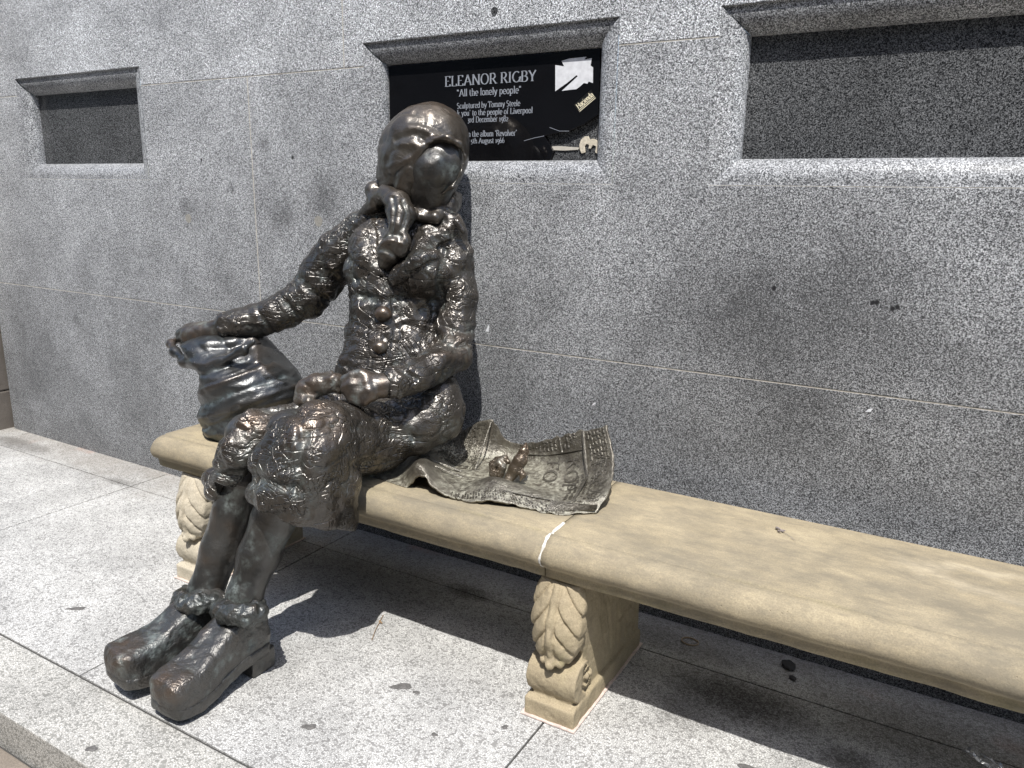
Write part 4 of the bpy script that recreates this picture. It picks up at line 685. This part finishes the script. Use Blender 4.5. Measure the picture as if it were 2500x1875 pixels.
# carved support: scroll foot, waist and acanthus leaf front
def build_support():
    f = Field((-.095, -.70, -.012), (.095, -.16, .405), .0034); W_ = .071
    zt = np.array([-.02, .050, .055, .062, .08, .115, .15, .168, .176, .186, .20, .24, .30, .36, .392]); yt = np.array([-.660, -.660, -.652, -.645, -.648, -.648, -.640, -.60, -.585, -.585, -.60, -.622, -.632, -.626, -.618])
    def body(X, Y, Z):
        yf = np.interp(Z.ravel(), zt, yt)[None, None, :]
        wd = W_-.010*np.clip((-.24-Y)/.35, 0, 1)*(Z > .056)-.004*(Z > .056)
        side = np.abs(X)-wd
        back = Y+.195
        d = np.maximum(np.maximum((yf-Y)*.75, back), side); d = np.maximum(d, Z-.3925); return d
    f.fn((-.1, -.72, -.02), (.1, -.15, .41), body)
    # plinth and scroll roll
    def plinth(X, Y, Z): return np.maximum(np.maximum(np.abs(X)-.0735, np.maximum(-.665-Y, Y+.188)), np.maximum(Z-.053, -.008-Z))+.0
    f.fn((-.1, -.72, -.02), (.1, -.15, .08), plinth, .004)
    def roll(X, Y, Z): return np.maximum(np.sqrt((Y+.604)**2+(Z-.112)**2)-.056, np.abs(X)-.0715)
    f.fn((-.1, -.72, .03), (.1, -.5, .2), roll, .006)
    # acanthus leaf
    zl = np.array([.165, .178, .20, .23, .27, .31, .35, .385]); yl = np.array([-.638, -.652, -.668, -.676, -.676, -.668, -.652, -.632]); wl = np.array([.024, .044, .060, .069, .073, .0735, .0735, .070])
    def leaf(X, Y, Z):
        z = Z.ravel(); I = lambda a: np.interp(z, zl, a)[None, None, :]
        ax = np.abs(X); ph = (Z+ax*1.45-.16)/.062; lob = ph-np.floor(ph)
        w = I(wl)-.007*(np.abs(lob-.5)*2)**3
        vein = np.clip(1-np.abs(lob-.06)/.16, 0, 1)*np.clip((ax-.010)/.01, 0, 1); puff = np.sin(np.clip(lob, 0, 1)*np.pi)
        mid = np.clip(1-((ax-.0)/.0095)**2, 0, 1); gap = np.clip(1-np.abs(ax-.0125)/.004, 0, 1)
        y0 = I(yl)+.55*ax**2/.071-.004*puff+.0085*vein-.004*mid+.006*gap
        d = np.maximum((y0-Y)*.7, Y+.60); d = np.maximum(d, ax-w); return np.maximum(d, np.maximum(.165-Z, Z-.386))
    f.fn((-.1, -.72, .15), (.1, -.56, .40), leaf, .006)
    tip = [[-.022, -.640, .190, .016], [-.022, -.652, .178, .013]], [[0, -.652, .188, .018], [0, -.664, .172, .014]], [[.022, -.640, .190, .016], [.022, -.652, .178, .013]]
    for t in tip: f.chain(t, .004)
    # carved foliage on the two side faces
    for sx in (-1, 1):
        for (y0, z0, y1, z1) in ((-.56, .36, -.44, .12), (-.50, .37, -.40, .10), (-.40, .37, -.36, .10), (-.30, .36, -.30, .09), (-.24, .37, -.24, .08)):
            pts = []
            for t in np.linspace(0, 1, 7): pts.append([sx*.068, y0+(y1-y0)*t+.018*math.sin(t*3.1), z0+(z1-z0)*t, .009])
            f.chain(pts, .004, 'cut')
        for (cy, cz, r) in ((-.52, .31, .032), (-.45, .25, .028), (-.36, .31, .034), (-.33, .2, .03), (-.265, .14, .025), (-.575, .112, .030), (-.575, .112, .014)):
            f.chain([[sx*.067, cy+r*math.cos(t), cz+r*1.3*math.sin(t), .0075] for t in np.linspace(.4, 5.6, 14)], .003, 'cut')
    V, Q = f.mesh(); V = smoothv(V, Q, 1); N = vnormals(V, Q)
    V = V+N*(fbm(V*28, 3, 2)*.0016+fbm(V*90, 2, 4)*.0007)[:, None]
    me = mesh_np('support', V, Q)
    ms = np.clip(1-np.abs(V[:, 2]-.19)/.04, 0, 1)*(V[:, 1] < -.56)+.15+.5*np.clip((V[:, 2]-.36)/.03, 0, 1)
    at = me.attributes.new('moss', 'FLOAT', 'POINT'); at.data.foreach_set('value', ms.astype(np.float32)); return me
sm = build_support()
for x, m in ((.587, M_sand2), (-.845, M_sandpale)):
    me = sm.copy(); o = link('support', me, m); o.location = (x, 0, 0)
    o.parent = bench; o.matrix_parent_inverse = Matrix.Translation(-bench.location)
    bd = prism('bedding_mortar', [(-.08, -.672), (.08, -.672), (.082, -.182), (-.08, -.18)], .0005, .006, 'z', .002)
    b_ = link('bedding_mortar', bd, plain('pink_mortar', (.55, .45, .40), .9, 0, .3, 70, .6)); b_.location = (x, 0, 0); b_.parent = bench; b_.matrix_parent_inverse = Matrix.Translation(-bench.location)
# ================================================================ bronze seated figure
statue = thing('seated_statue', 'dark bronze statue of a woman in headscarf and coat seated on the bench', 'statue', (-.3, -.5, 0))
def add(o): return attach(o, statue)
lump = lambda a, b, c: (lambda V, N: a*fbm(V*13, 2, 1)+b*fbm(V*34, 2, 2)-c*np.clip(.22-np.abs(fbm(V*17, 2, 6)), 0, 1)/.22)
# body: face, neck, hands, trunk and legs as one continuous surface
f = Field((-1.15, -1.03, .13), (.10, -.02, 1.62), .0058)
f.ell(D['face'], .02); f.chain(D['chin'], .04); f.chain(D['nose'], .03)
for e in D['eyes']: f.ell(e, .02, 'cut')
tr = D['torso']['rows']; f.chain([[r[1], r[2], r[0], min(r[3], r[4])*.55] for r in tr], .03)
f.chain([D['face'][0]+[.07], D['scarf'][0][3][:3]+[.0]][:1]+[[D['face'][0][0]-.05, -.19, D['face'][0][2]-.12, .06], [tr[-1][1], tr[-1][2], tr[-1][0]-.04, .06]], .03)
for a in ('arm_r', 'arm_l'): f.chain([p[:3]+[p[3]*.6] for p in D[a]], .02)
f.chain(D['arm_r'][-1:]+D['hand_r_palm'], .012); f.chain([D['arm_l'][-1][:3]+[.033]]+D['hand_l_palm'], .012)
for a in ('fing_r', 'fing_l'):
    for c_ in D[a]: f.chain(c_, .006)
hipc = tr[0]
for L in D['legs']: f.chain([[hipc[1], hipc[2], hipc[0], .06], [L[0][0], L[0][1]+.02, L[0][2]+.14, .06]]+L, .02)
hw = [D['hand_r_palm'][2][:3]+[.10], D['hand_l_palm'][2][:3]+[.09]]
body = add(sculpt('body', f, M_skin, None, lump(.0014, .0010, .0004), hw, 0, .48, 2))
# coat with sleeves and lapels
f = Field((-1.02, -.66, .60), (.13, -.02, 1.36), .0052)
f.loft(D['torso'], .03)
for e in D['bust']: f.ell(e, .05)
for c_ in D['trapezius']: f.chain(c_, .03)
f.chain(D['arm_r'], .03); f.chain(D['arm_l'], .022); f.chain(D['shoulder_seam'], .02)
f.F0 = f.F.copy()
for pl_, th in D['flaps']: f.flap(pl_, th)
f.chain(D['cuff_r'], .008); f.chain(D['cuff_l'], .008)
for a, r in (('arm_r', .036), ('arm_l', .036)):   # hollow cuff ends
    p, q = np.array(D[a][-2][:3]), np.array(D[a][-1][:3]); d_ = (q-p)/np.linalg.norm(q-p)
    f.chain([list(q+d_*.005)+[r*.9], list(q+d_*.06)+[r]], .006, 'cut')
cdisp = lambda V, N: relief(V, D['coat_relief'])+.0050*fbm(V*np.array([12, 12, 15.]), 2, 1)+.0062*vnoise(V*25, 21)+.0018*fbm(V*50, 2, 2)-.005*np.clip(.2-np.abs(fbm(V*15, 2, 6)), 0, 1)/.2
coat = add(sculpt('coat', f, M_coat, None, cdisp, [D['arm_r'][6][:3]+[.05], D['arm_l'][4][:3]+[.07]], .12, .32))
for e in D['button']:
    g_ = Field(np.array(e[0])-.06, np.array(e[0])+.06, .0035); g_.ell(e, 0)
    attach(sculpt('button', g_, M_smooth, None, lump(.002, .0015, .0005), [e[0]+[.05]], .2, .2), coat)
# skirt
f = Field((-.68, -1.0, .40), (.14, -.16, .96), .0052)
for c_ in D['skirt']: f.chain(c_, .030)
f.chain(D['hem_edge'], .014); f.chain(D['knee_fold'], .04, 'cut')
hz = [np.array(h[:3]) for h in D['hem_a']]
def below_hem(X, Y, Z):   # everything under the hem plane goes
    n = np.cross(hz[2]-hz[1], hz[3]-hz[1]); n = n/np.linalg.norm(n); n = n if n[2] > 0 else -n
    return ((X-hz[1][0])*n[0]+(Y-hz[1][1])*n[1]+(Z-hz[1][2])*n[2])
sl, X, Y, Z = f.sub((-.42, -1.1, .3), (.2, -.60, .56)); f.F[sl] = np.maximum(f.F[sl], -np.clip(below_hem(X, Y, Z)+.004*np.sin(X*60), -1, 1).astype(np.float32))
sdisp = lambda V, N: relief(V, D['skirt_relief'])+.0060*fbm(V*np.array([10, 10, 10.]), 2, 1)+.0042*vnoise(V*21, 22)+.0014*fbm(V*46, 2, 2)-.005*np.clip(.16-np.abs(fbm(V*13, 2, 6)), 0, 1)/.16
skirt = add(sculpt('skirt', f, M_skirt, None, sdisp, D['knee_worn'], .10, .28))
# head scarf with knotted tails
f = Field((-.40, -.40, 1.30), (.06, .0, 1.66), .0042)
for e in D['hood']: f.ell(e, .05)
f.chain(D['hood_rim'], .022); f.ell(D['face_cut'], .007, 'cut')
hd = lambda V, N: relief(V, D['hood_relief'])+.0040*fbm(V*np.array([10, 10, 14.]), 2, 1)+.0026*fbm(V*24, 2, 2)-.004*np.clip(.10-np.abs(fbm(V*np.array([7, 7, 9.]), 1, 12)), 0, 1)/.10
scarf = add(sculpt('headscarf', f, M_smooth, None, hd, [D['hood'][0][0][:2]+[D['hood'][0][0][2]+.11]+[.10]], .28, .12, 2))
f = Field((-.42, -.46, 1.06), (.06, -.0, 1.42), .004)
for c_ in D['scarf']: f.chain(c_, .006)
for c_ in D['neckband']: f.chain(c_, .014)
for c_ in D['scarf_grooves']: f.chain([p[:3]+[p[3]*1.3] for p in c_], .005, 'cut')
def tdisp(V, N):
    return relief(V, D['scarf_relief'])+.003*vnoise(V*16, 2)+.0012*fbm(V*34, 2, 3)
attach(sculpt('scarf_tails', f, M_smooth, None, tdisp, [], .12, .25, 1), scarf)
# boots
def boot(heel, toe, lift):
    h, t = np.array(heel), np.array(toe); d = (t-h); L = np.linalg.norm(d); d = d/L; nrm = np.array([-d[1], d[0]])
    S_ = np.array([-.035, 0, .05, .10, .15, .20, .25, .30, .335, .352])*L/.33; hw_ = np.array([.042, .049, .052, .053, .056, .061, .065, .064, .060, .054])
    tp = np.array([.17, .205, .215, .205, .178, .152, .135, .128, .122, .108]); bt = np.array([.045, .045, .045, .042, .030, .017, .010, .012, .020, .034])+lift*np.clip(np.array([0, 0, 0, .1, .3, .5, .7, .9, 1, 1]), 0, 1)
    tp = tp+lift*np.clip(np.array([0, 0, 0, .1, .3, .5, .7, .9, 1, 1]), 0, 1)
    lo = np.minimum(h, t)-.11; hi = np.maximum(h, t)+.11
    def mk(grow, z_lo, z_hi, p):
        def F(X, Y, Z):
            a = (X-h[0])*d[0]+(Y-h[1])*d[1]; b = (X-h[0])*nrm[0]+(Y-h[1])*nrm[1]
            I = lambda q: np.interp(a, S_, q)
            w = I(hw_)+grow; b0 = I(bt); t0 = I(tp)
            if z_lo is not None: zl_, zh_ = b0+z_lo, b0+z_hi
            else: zl_, zh_ = b0+.02, t0
            zc, hz_ = (zl_+zh_)/2, (zh_-zl_)/2
            g = ((np.abs(b/w)**p+np.abs((Z-zc)/hz_)**p)**(1/p)-1)*np.minimum(w, hz_)
            e = np.maximum(S_[0]-a-grow, a-S_[-1]-grow); return -smin(-g, -(e+0*g), .03)
        return F
    e = add(link('shoe', None)); 
    f = Field([lo[0], lo[1], -.01], [hi[0], hi[1], .27], .0042); f.fn([-9]*3, [9]*3, mk(0, None, None, 4.6))
    toeP = list(h+d*L*.97)+[.115+lift]
    attach(sculpt('upper', f, M_shoe, None, lump(.0028, .0022, .0012), [toeP+[.06]], .02, .6), e)
    f = Field([lo[0], lo[1], -.01], [hi[0], hi[1], .14], .0042); f.fn([-9]*3, [9]*3, mk(.0008, 0, .044, 5.5))
    attach(sculpt('sole', f, M_shoe, None, lump(.0014, .0012, .0006), [], 0, .15), e)
    f = Field([lo[0], lo[1], -.01], [hi[0], hi[1], .10], .0042)
    def hb(X, Y, Z):
        a = (X-h[0])*d[0]+(Y-h[1])*d[1]; b = (X-h[0])*nrm[0]+(Y-h[1])*nrm[1]
        return np.maximum(np.maximum(np.abs(a-.012)-.042, np.abs(b)-.047), np.maximum(Z-.066, .001-Z))
    f.fn([-9]*3, [9]*3, hb); attach(sculpt('heel', f, M_shoe, None, lump(.0012, .001, .0004), [], 0, .3), e)
boot((-.262, -.885), (-.268, -1.185), .0); boot((-.408, -.885), (-.468, -1.185), .022)
for cc_ in D['cuffs']:
    f = Field(np.min(np.array(cc_[0])[:, :3], 0)-.05, np.max(np.array(cc_[0])[:, :3], 0)+.05, .0042)
    for c_ in cc_: f.chain(c_, .012)
    add(sculpt('ankle_cuff', f, M_cuffm, None, lambda V, N: .008*fbm(V*34, 2, 3)+.003*fbm(V*70, 2, 2), [], .05, .5))
# ================================================================ things lying with the figure, cast in bronze
def cast(name, chains, mat, label, cat, h=.0035, k=.008, disp=None, worn=(), pat=.3, up=.1):
    A = np.array([p for c_ in chains for p in c_]); f = Field((A[:, :3]-A[:, 3:]).min(0)-.02, (A[:, :3]+A[:, 3:]).max(0)+.02, h)
    for c_ in chains: f.chain(c_, k)
    return tag(sculpt(name, f, mat, None, disp or lump(.002, .0015, .0008), worn, up, pat), label, cat)
cast('lap_bundle', D['bundle'], M_hand, 'lumpy brown bronze bundle of bread lying in the lap of the statue', 'bundle', .004, .010, lump(.005, .003, .002), [D['bundle'][0][0][:3]+[.07]], .4)
cast('bread_crust', D['bread'], M_bird, 'small ring shaped bronze crust of bread beside the bird on the newspaper', 'bread', .003)
cast('bronze_bird', D['bird'], M_bird, 'small bronze sparrow with worn golden tail perched on the bronze newspaper', 'bird', .003, .007, lump(.001, .001, .0004), [D['bird'][0][1][:3]+[.05]], .15)
# bag
f = Field((-1.25, -.68, .50), (-.44, -.16, .92), .0058)
f.loft(D['bag'], .02, p=2.2)
for c_ in D['bag_folds']: f.chain(c_, .024)
f.chain(D['bag_mouth'], .008, 'cut')
def bdisp(V, N):
    a = V@np.array(CAM['R'][0]); b = V[:, 2]; al = a*.88+b*.47+.02*vnoise(V*9, 3); ac = b*.88-a*.47+.03*vnoise(V*6, 5)
    W = np.stack([al*.22, ac, V@np.array(CAM['R'][2])*.4], 1)
    return relief(V, D['bag_relief'])+.0045*vnoise(W*13, 4)+.0060*(.25-np.abs(vnoise(W*19, 7)))+.004*(.25-np.abs(vnoise(W*44, 8)))+.0010*fbm(V*34, 2, 3)
tag(sculpt('bronze_bag', f, M_bag, None, bdisp, [D['bag_folds'][0][0][:3]+[.07]], .02, .55, 2), 'crumpled dark bronze shopping bag on the left bench end under the statue hand', 'bag')
# newspaper sheet: smooth surface through the measured lattice, real thickness
PT = np.array(D['paper'])
def cr(p, t):
    n = len(p)-1; t = min(max(t, 0), .99999)*n; i = int(t); u = t-i
    a, b, c_, d_ = p[max(i-1, 0)], p[i], p[min(i+1, n)], p[min(i+2, n)]
    return .5*(2*b+(c_-a)*u+(2*a-5*b+4*c_-d_)*u*u+(3*b-a-3*c_+d_)*u**3)
def paper(u, v): return cr([cr(list(PT[r]), u) for r in range(5)], v)
NU, NV = 150, 70
Vg = np.array([[paper(i/NU, j/NV) for i in range(NU+1)] for j in range(NV+1)])
ej = np.linspace(0, 1, NV+1); ei = np.linspace(0, 1, NU+1)
nz = fbm(Vg.reshape(-1, 3)*45, 2, 3).reshape(NV+1, NU+1)
Vg[:, :, 2] += .0022*nz; Vg[0, :, 1] += .003*nz[0]; Vg[-1, :, 2] += .004*nz[-1]; Vg[:, -1, 0] += .003*nz[:, -1]
Vg[:, :, 2] = np.maximum(Vg[:, :, 2], SEAT+.004)
Qp = np.array([(j*(NU+1)+i, j*(NU+1)+i+1, (j+1)*(NU+1)+i+1, (j+1)*(NU+1)+i) for j in range(NV) for i in range(NU)])
me = mesh_np('bronze_newspaper', Vg.reshape(-1, 3), Qp)
fl = np.clip(1-(Vg[:, :, 2]-SEAT)/.05, 0, 1)
for nm, a in (('wear', np.clip(.1+.2*fl, 0, 1)), ('patina', np.clip(.15+1.1*fl+.3*nz, 0, 1))):
    at = me.attributes.new(nm, 'FLOAT', 'POINT'); at.data.foreach_set('value', a.ravel().astype(np.float32))
news = tag(link('bronze_newspaper', me, M_paper), 'curled bronze newspaper with raised lettering lying on the bench beside the statue', 'newspaper')
so_ = news.modifiers.new('thickness', 'SOLIDIFY'); so_.thickness = .006; so_.offset = -1
def on_paper(u, v, l=0.):
    p = paper(u, v); a = paper(min(u+.004, 1), v)-paper(max(u-.004, 0), v); b = paper(u, min(v+.004, 1))-paper(u, max(v-.004, 0))
    n = np.cross(a, b); n = n/np.linalg.norm(n); return p+n*l
def stroke_bar(V, F, pts, w, l):
    for (a, b), (c_, d_) in zip(pts[:-1], pts[1:]):
        du, dv = c_-a, (d_-b)*.6; L = math.hypot(du, dv) or 1; nu, nv = -dv/L*w, du/L*w/.6
        i = len(V); V += [on_paper(a+nu, b+nv, l), on_paper(a-nu, b-nv, l), on_paper(c_-nu, d_-nv, l), on_paper(c_+nu, d_+nv, l)]
        V += [on_paper(a+nu*1.8, b+nv*1.8, -.001), on_paper(a-nu*1.8, b-nv*1.8, -.001), on_paper(c_-nu*1.8, d_-nv*1.8, -.001), on_paper(c_+nu*1.8, d_+nv*1.8, -.001)]
        F += [(i, i+1, i+2, i+3), (i+4, i, i+3, i+7), (i+1, i+5, i+6, i+2), (i+4, i+5, i+1, i), (i+3, i+2, i+6, i+7)]
def paper_text(txt, u, v0, v1, hgt):   # headline running down the sheet (along falling v), letters standing towards falling u
    Q, adv = text_quads(txt, .12, .10); V = []; F = []
    for i, q in enumerate(Q):
        k = len(V); V += [on_paper(u-hgt*(.5-y), v0+(v1-v0)*x/adv, .0016+.00008*(i % 7)) for x, y in q]; F.append((k, k+1, k+2, k+3))
    return poly_mesh('headline', V, F)
for txt, u, v0, v1, hg in (('LIVERPOOL', .955, .95, .14, .038), ('KOP', .872, .80, .46, .036), ('FO', .815, .78, .56, .034)):
    link('headline', paper_text(txt, u, v0, v1, hg), M_paper, news)
for pts in ([(.915, .99), (.915, .6), (.905, .25), (.87, .1)], [(.70, .84), (.8, .83), (.915, .84)], [(.84, .84), (.84, .97)], [(.30, .5), (.45, .55), (.52, .6)], [(.50, .6), (.50, .98)], [(.32, .42), (.47, .47)], [(.50, .16), (.7, .13), (.93, .13)], [(.925, .7), (.99, .72)]):
    V = []; F = []; stroke_bar(V, F, pts, .0022, .0022); link('ruled_line', poly_mesh('ruled_line', V, F), M_paper, news)
V = []; F = []   # columns of raised type
for (u0, u1, v0, v1, nr, du) in ((.30, .49, .60, .97, 26, .012), (.715, .90, .87, .97, 15, .010), (.925, .99, .74, .97, 6, .01), (.52, .55, .72, .97, 3, .011), (.46, .90, .04, .11, 40, .012), (.16, .26, .70, .97, 8, .012), (.88, .97, .20, .60, 7, .012)):
    for r in range(nr):
        u = u0+(u1-u0)*r/nr; v = v0
        while v < v1:
            Lg = random.uniform(.01, .04)
            if random.random() < .8: stroke_bar(V, F, [(u, v), (min(u+random.uniform(-.003, .003), .995), min(v+Lg, .99))], .0022, .0024)
            v += Lg+.012
tx = link('raised_type', poly_mesh('raised_type', V, F), M_paper, news); tx['kind'] = 'stuff'
fold = []   # turned-down ribbed corner at the front right
V = []; F = []
for i in range(13):
    t = i/12; a = on_paper(.83+.02*t, .02+.16*t, .004); b = on_paper(.985, .01+.10*t, .006+.004*(i % 2)); k = len(V); V += [a, b]
    if i: F.append((k-2, k-1, k+1, k))
link('folded_corner', poly_mesh('folded_corner', V, F, False), M_paper, news)
# ================================================================ litter
GUM = plain('trodden_gum', (.11, .105, .10), .85, 0, .45, 150, .4)
def gum(x, y, rx, ry, ang, label, h=.0007, mat=None):
    n = 18; ring = []
    for k in range(n):
        t = k/n*6.283; q = 1+.16*math.sin(2*t+x*9)+.13*math.sin(3*t+y*20)+.09*math.sin(5*t+x*31)+random.uniform(-.07, .07)
        a, b = rx*math.cos(t)*q, ry*math.sin(t)*q; ring.append((a*math.cos(ang)-b*math.sin(ang), a*math.sin(ang)+b*math.cos(ang)))
    V = [(a, b, .0009) for a, b in ring]+[(a*.8, b*.8, .0009+h) for a, b in ring]+[(0, 0, .0012+h)]
    F = [(k, (k+1) % n, n+(k+1) % n, n+k) for k in range(n)]+[(n+k, n+(k+1) % n, 2*n) for k in range(n)]
    o = link('chewing_gum', poly_mesh('chewing_gum', V, F, True), mat or GUM); o.location = (x, y, .0)
    return tag(o, label, 'gum spot', 'flattened gum spots on the pavement')
gum(.163, -.744, .026, .017, .6, 'largest dark oval gum spot on the pale pavement left of the middle bench support')
gum(.214, -.745, .010, .008, .2, 'small round dark gum spot right beside the largest oval one')
gum(-1.013, -.977, .032, .010, .75, 'long thin grey gum smear on the slab left of the statue shoes')
gum(.064, -1.006, .017, .012, .3, 'faint grey gum spot in front of the bench between shoes and support')
gum(-.336, -1.348, .014, .011, .9, 'grey gum spot on the kerb strip in front of the shoes')
gum(.50, -.74, .009, .008, .1, 'tiny gum spot just left of the foot of the middle support')
gum(.36, -.86, .009, .007, .4, 'tiny grey gum spot in the sunny slab left of the dark slab joint')
gum(1.085, -.56, .022, .015, .5, 'dark gum spot in the sunlit strip under the right end of the bench')
gum(-.74, -.86, .005, .004, .4, 'tiny black gum dot on the slab left of the shins')
def pebble(x, y, z, r, label):
    bm = bmesh.new(); bmesh.ops.create_icosphere(bm, subdivisions=2, radius=r)
    for v in bm.verts: v.co = Vector((v.co.x*1.3, v.co.y, v.co.z*.5))*(1+.35*float(vnoise(np.array([[v.co.x/r*1.4+x*7, v.co.y/r*1.4, v.co.z/r*1.4]]))[0]))
    me = bpy.data.meshes.new('stone_chip'); bm.to_mesh(me); bm.free()
    o = link('stone_chip', me, plain('chip_dark', (.03, .028, .027), .7)); o.location = (x, y, z+r*.3); o.rotation_euler = (0, 0, x*5); return tag(o, label, 'stone chip', 'dark chips under the bench')
pebble(1.084, -.063, 0, .020, 'larger black stone chip on the shaded pavement under the bench near the wall'); pebble(1.107, -.119, 0, .010, 'smaller black stone chip in front of the larger one under the bench')
# rubber band, loose loop with a free end
V = []; F = []; n = 40
for k in range(n+1):
    t = .5+k/n*6.6; R_ = .024+.004*(k/n); c0 = np.array([R_*math.cos(t), R_*.8*math.sin(t), 0])
    for r2, z in ((-.001, .0008), (.001, .0008), (.001, .0055), (-.001, .0055)): V.append(c0*(1+r2/R_)+np.array([0, 0, z]))
F = [(4*k+j, 4*k+(j+1) % 4, 4*k+4+(j+1) % 4, 4*k+4+j) for k in range(n) for j in range(4)]+[(0, 1, 2, 3), (4*n, 4*n+3, 4*n+2, 4*n+1)]
o = link('rubber_band', fixn(poly_mesh('rubber_band', V, F)), plain('tan_rubber', (.40, .30, .20), .6)); o.location = (.79, -.091, 0); tag(o, 'tan rubber band loop lying on the pavement behind the bench support', 'rubber band')
# clear crumpled wrapper
V = []; F = []; a, b = np.array([1.545, -.215]), np.array([1.66, -.275])
for i in range(13):
    for j in range(5):
        p = a+(b-a)*i/12; q = (j/4-.5)*.035*(1 if 2 < i < 11 else .8); V.append((p[0]+q*.5, p[1]+q, .004+.012*abs(math.sin(i*1.7+j*2.1))+.004*random.random()))
F = [(i*5+j, i*5+j+1, (i+1)*5+j+1, (i+1)*5+j) for i in range(12) for j in range(4)]
g = NT('clear_plastic'); mp = g.fin((.9, .9, .9), .12, Transmission_Weight=.85, IOR=1.3)
tag(link('plastic_wrapper', poly_mesh('plastic_wrapper', V, F), mp), 'clear crumpled plastic wrapper on the shaded pavement at the lower right', 'wrapper')
def sprig(name, base, pts, r, mat, buds, label, cat):
    A = [[*p, r] for p in pts]; f = Field(np.min(pts, 0)-.02, np.max(pts, 0)+.02, .0022)
    f.chain(A, .001)
    for b_ in buds: f.chain([[*b_[0], b_[2]], [*b_[1], b_[2]*.7]], .001)
    V, Q = f.mesh(); return tag(link(name, mesh_np(name, V, Q), mat), label, cat)
z = SEAT+.004
sprig('lavender_sprig', None, [(1.045, -.262, z), (1.075, -.285, z), (1.10, -.312, z)], .0011, plain('dried_lavender', (.22, .19, .18), .8), [((1.043, -.262, z+.002), (1.052, -.270, z+.004), .0038), ((1.056, -.268, z), (1.066, -.272, z+.003), .0032), ((1.050, -.276, z), (1.058, -.282, z+.003), .003)], 'small dried lavender sprig lying on the right bench slab', 'sprig')
sprig('dry_twig', None, [(-.125, -.475, .003), (-.11, -.51, .003), (-.085, -.565, .004), (-.06, -.61, .003)], .0016, plain('dry_twig', (.24, .16, .09), .8), [((-.11, -.512, .003), (-.095, -.520, .005), .004)], 'thin dry brown twig lying on the pavement at the edge of the bench shadow', 'twig')
for x, z, pts, lab in ((.0, 0, None, None),):
    pass
def scrap(x, z, pts, label):
    me = prism('paper_scrap', [(x+a, z+b) for a, b in pts], -.0015, -.0005, 'y'); tag(link('paper_scrap', me, M_white), label, 'paper scrap', 'white scraps stuck on the granite')
scrap(-.027, .905, [(-.008, -.012), (.006, -.012), (.007, .016)], 'white triangular paper scrap stuck on the granite right of the statue elbow')
scrap(1.205, .80, [(-.008, -.005), (.006, -.003), (.010, .008), (-.001, .004)], 'tiny white paper scrap on the granite above the right part of the bench')
scrap(.385, .695, [(-.006, -.008), (.004, -.002), (.012, .006), (.002, .004)], 'tiny white scrap on the granite just right of the newspaper')
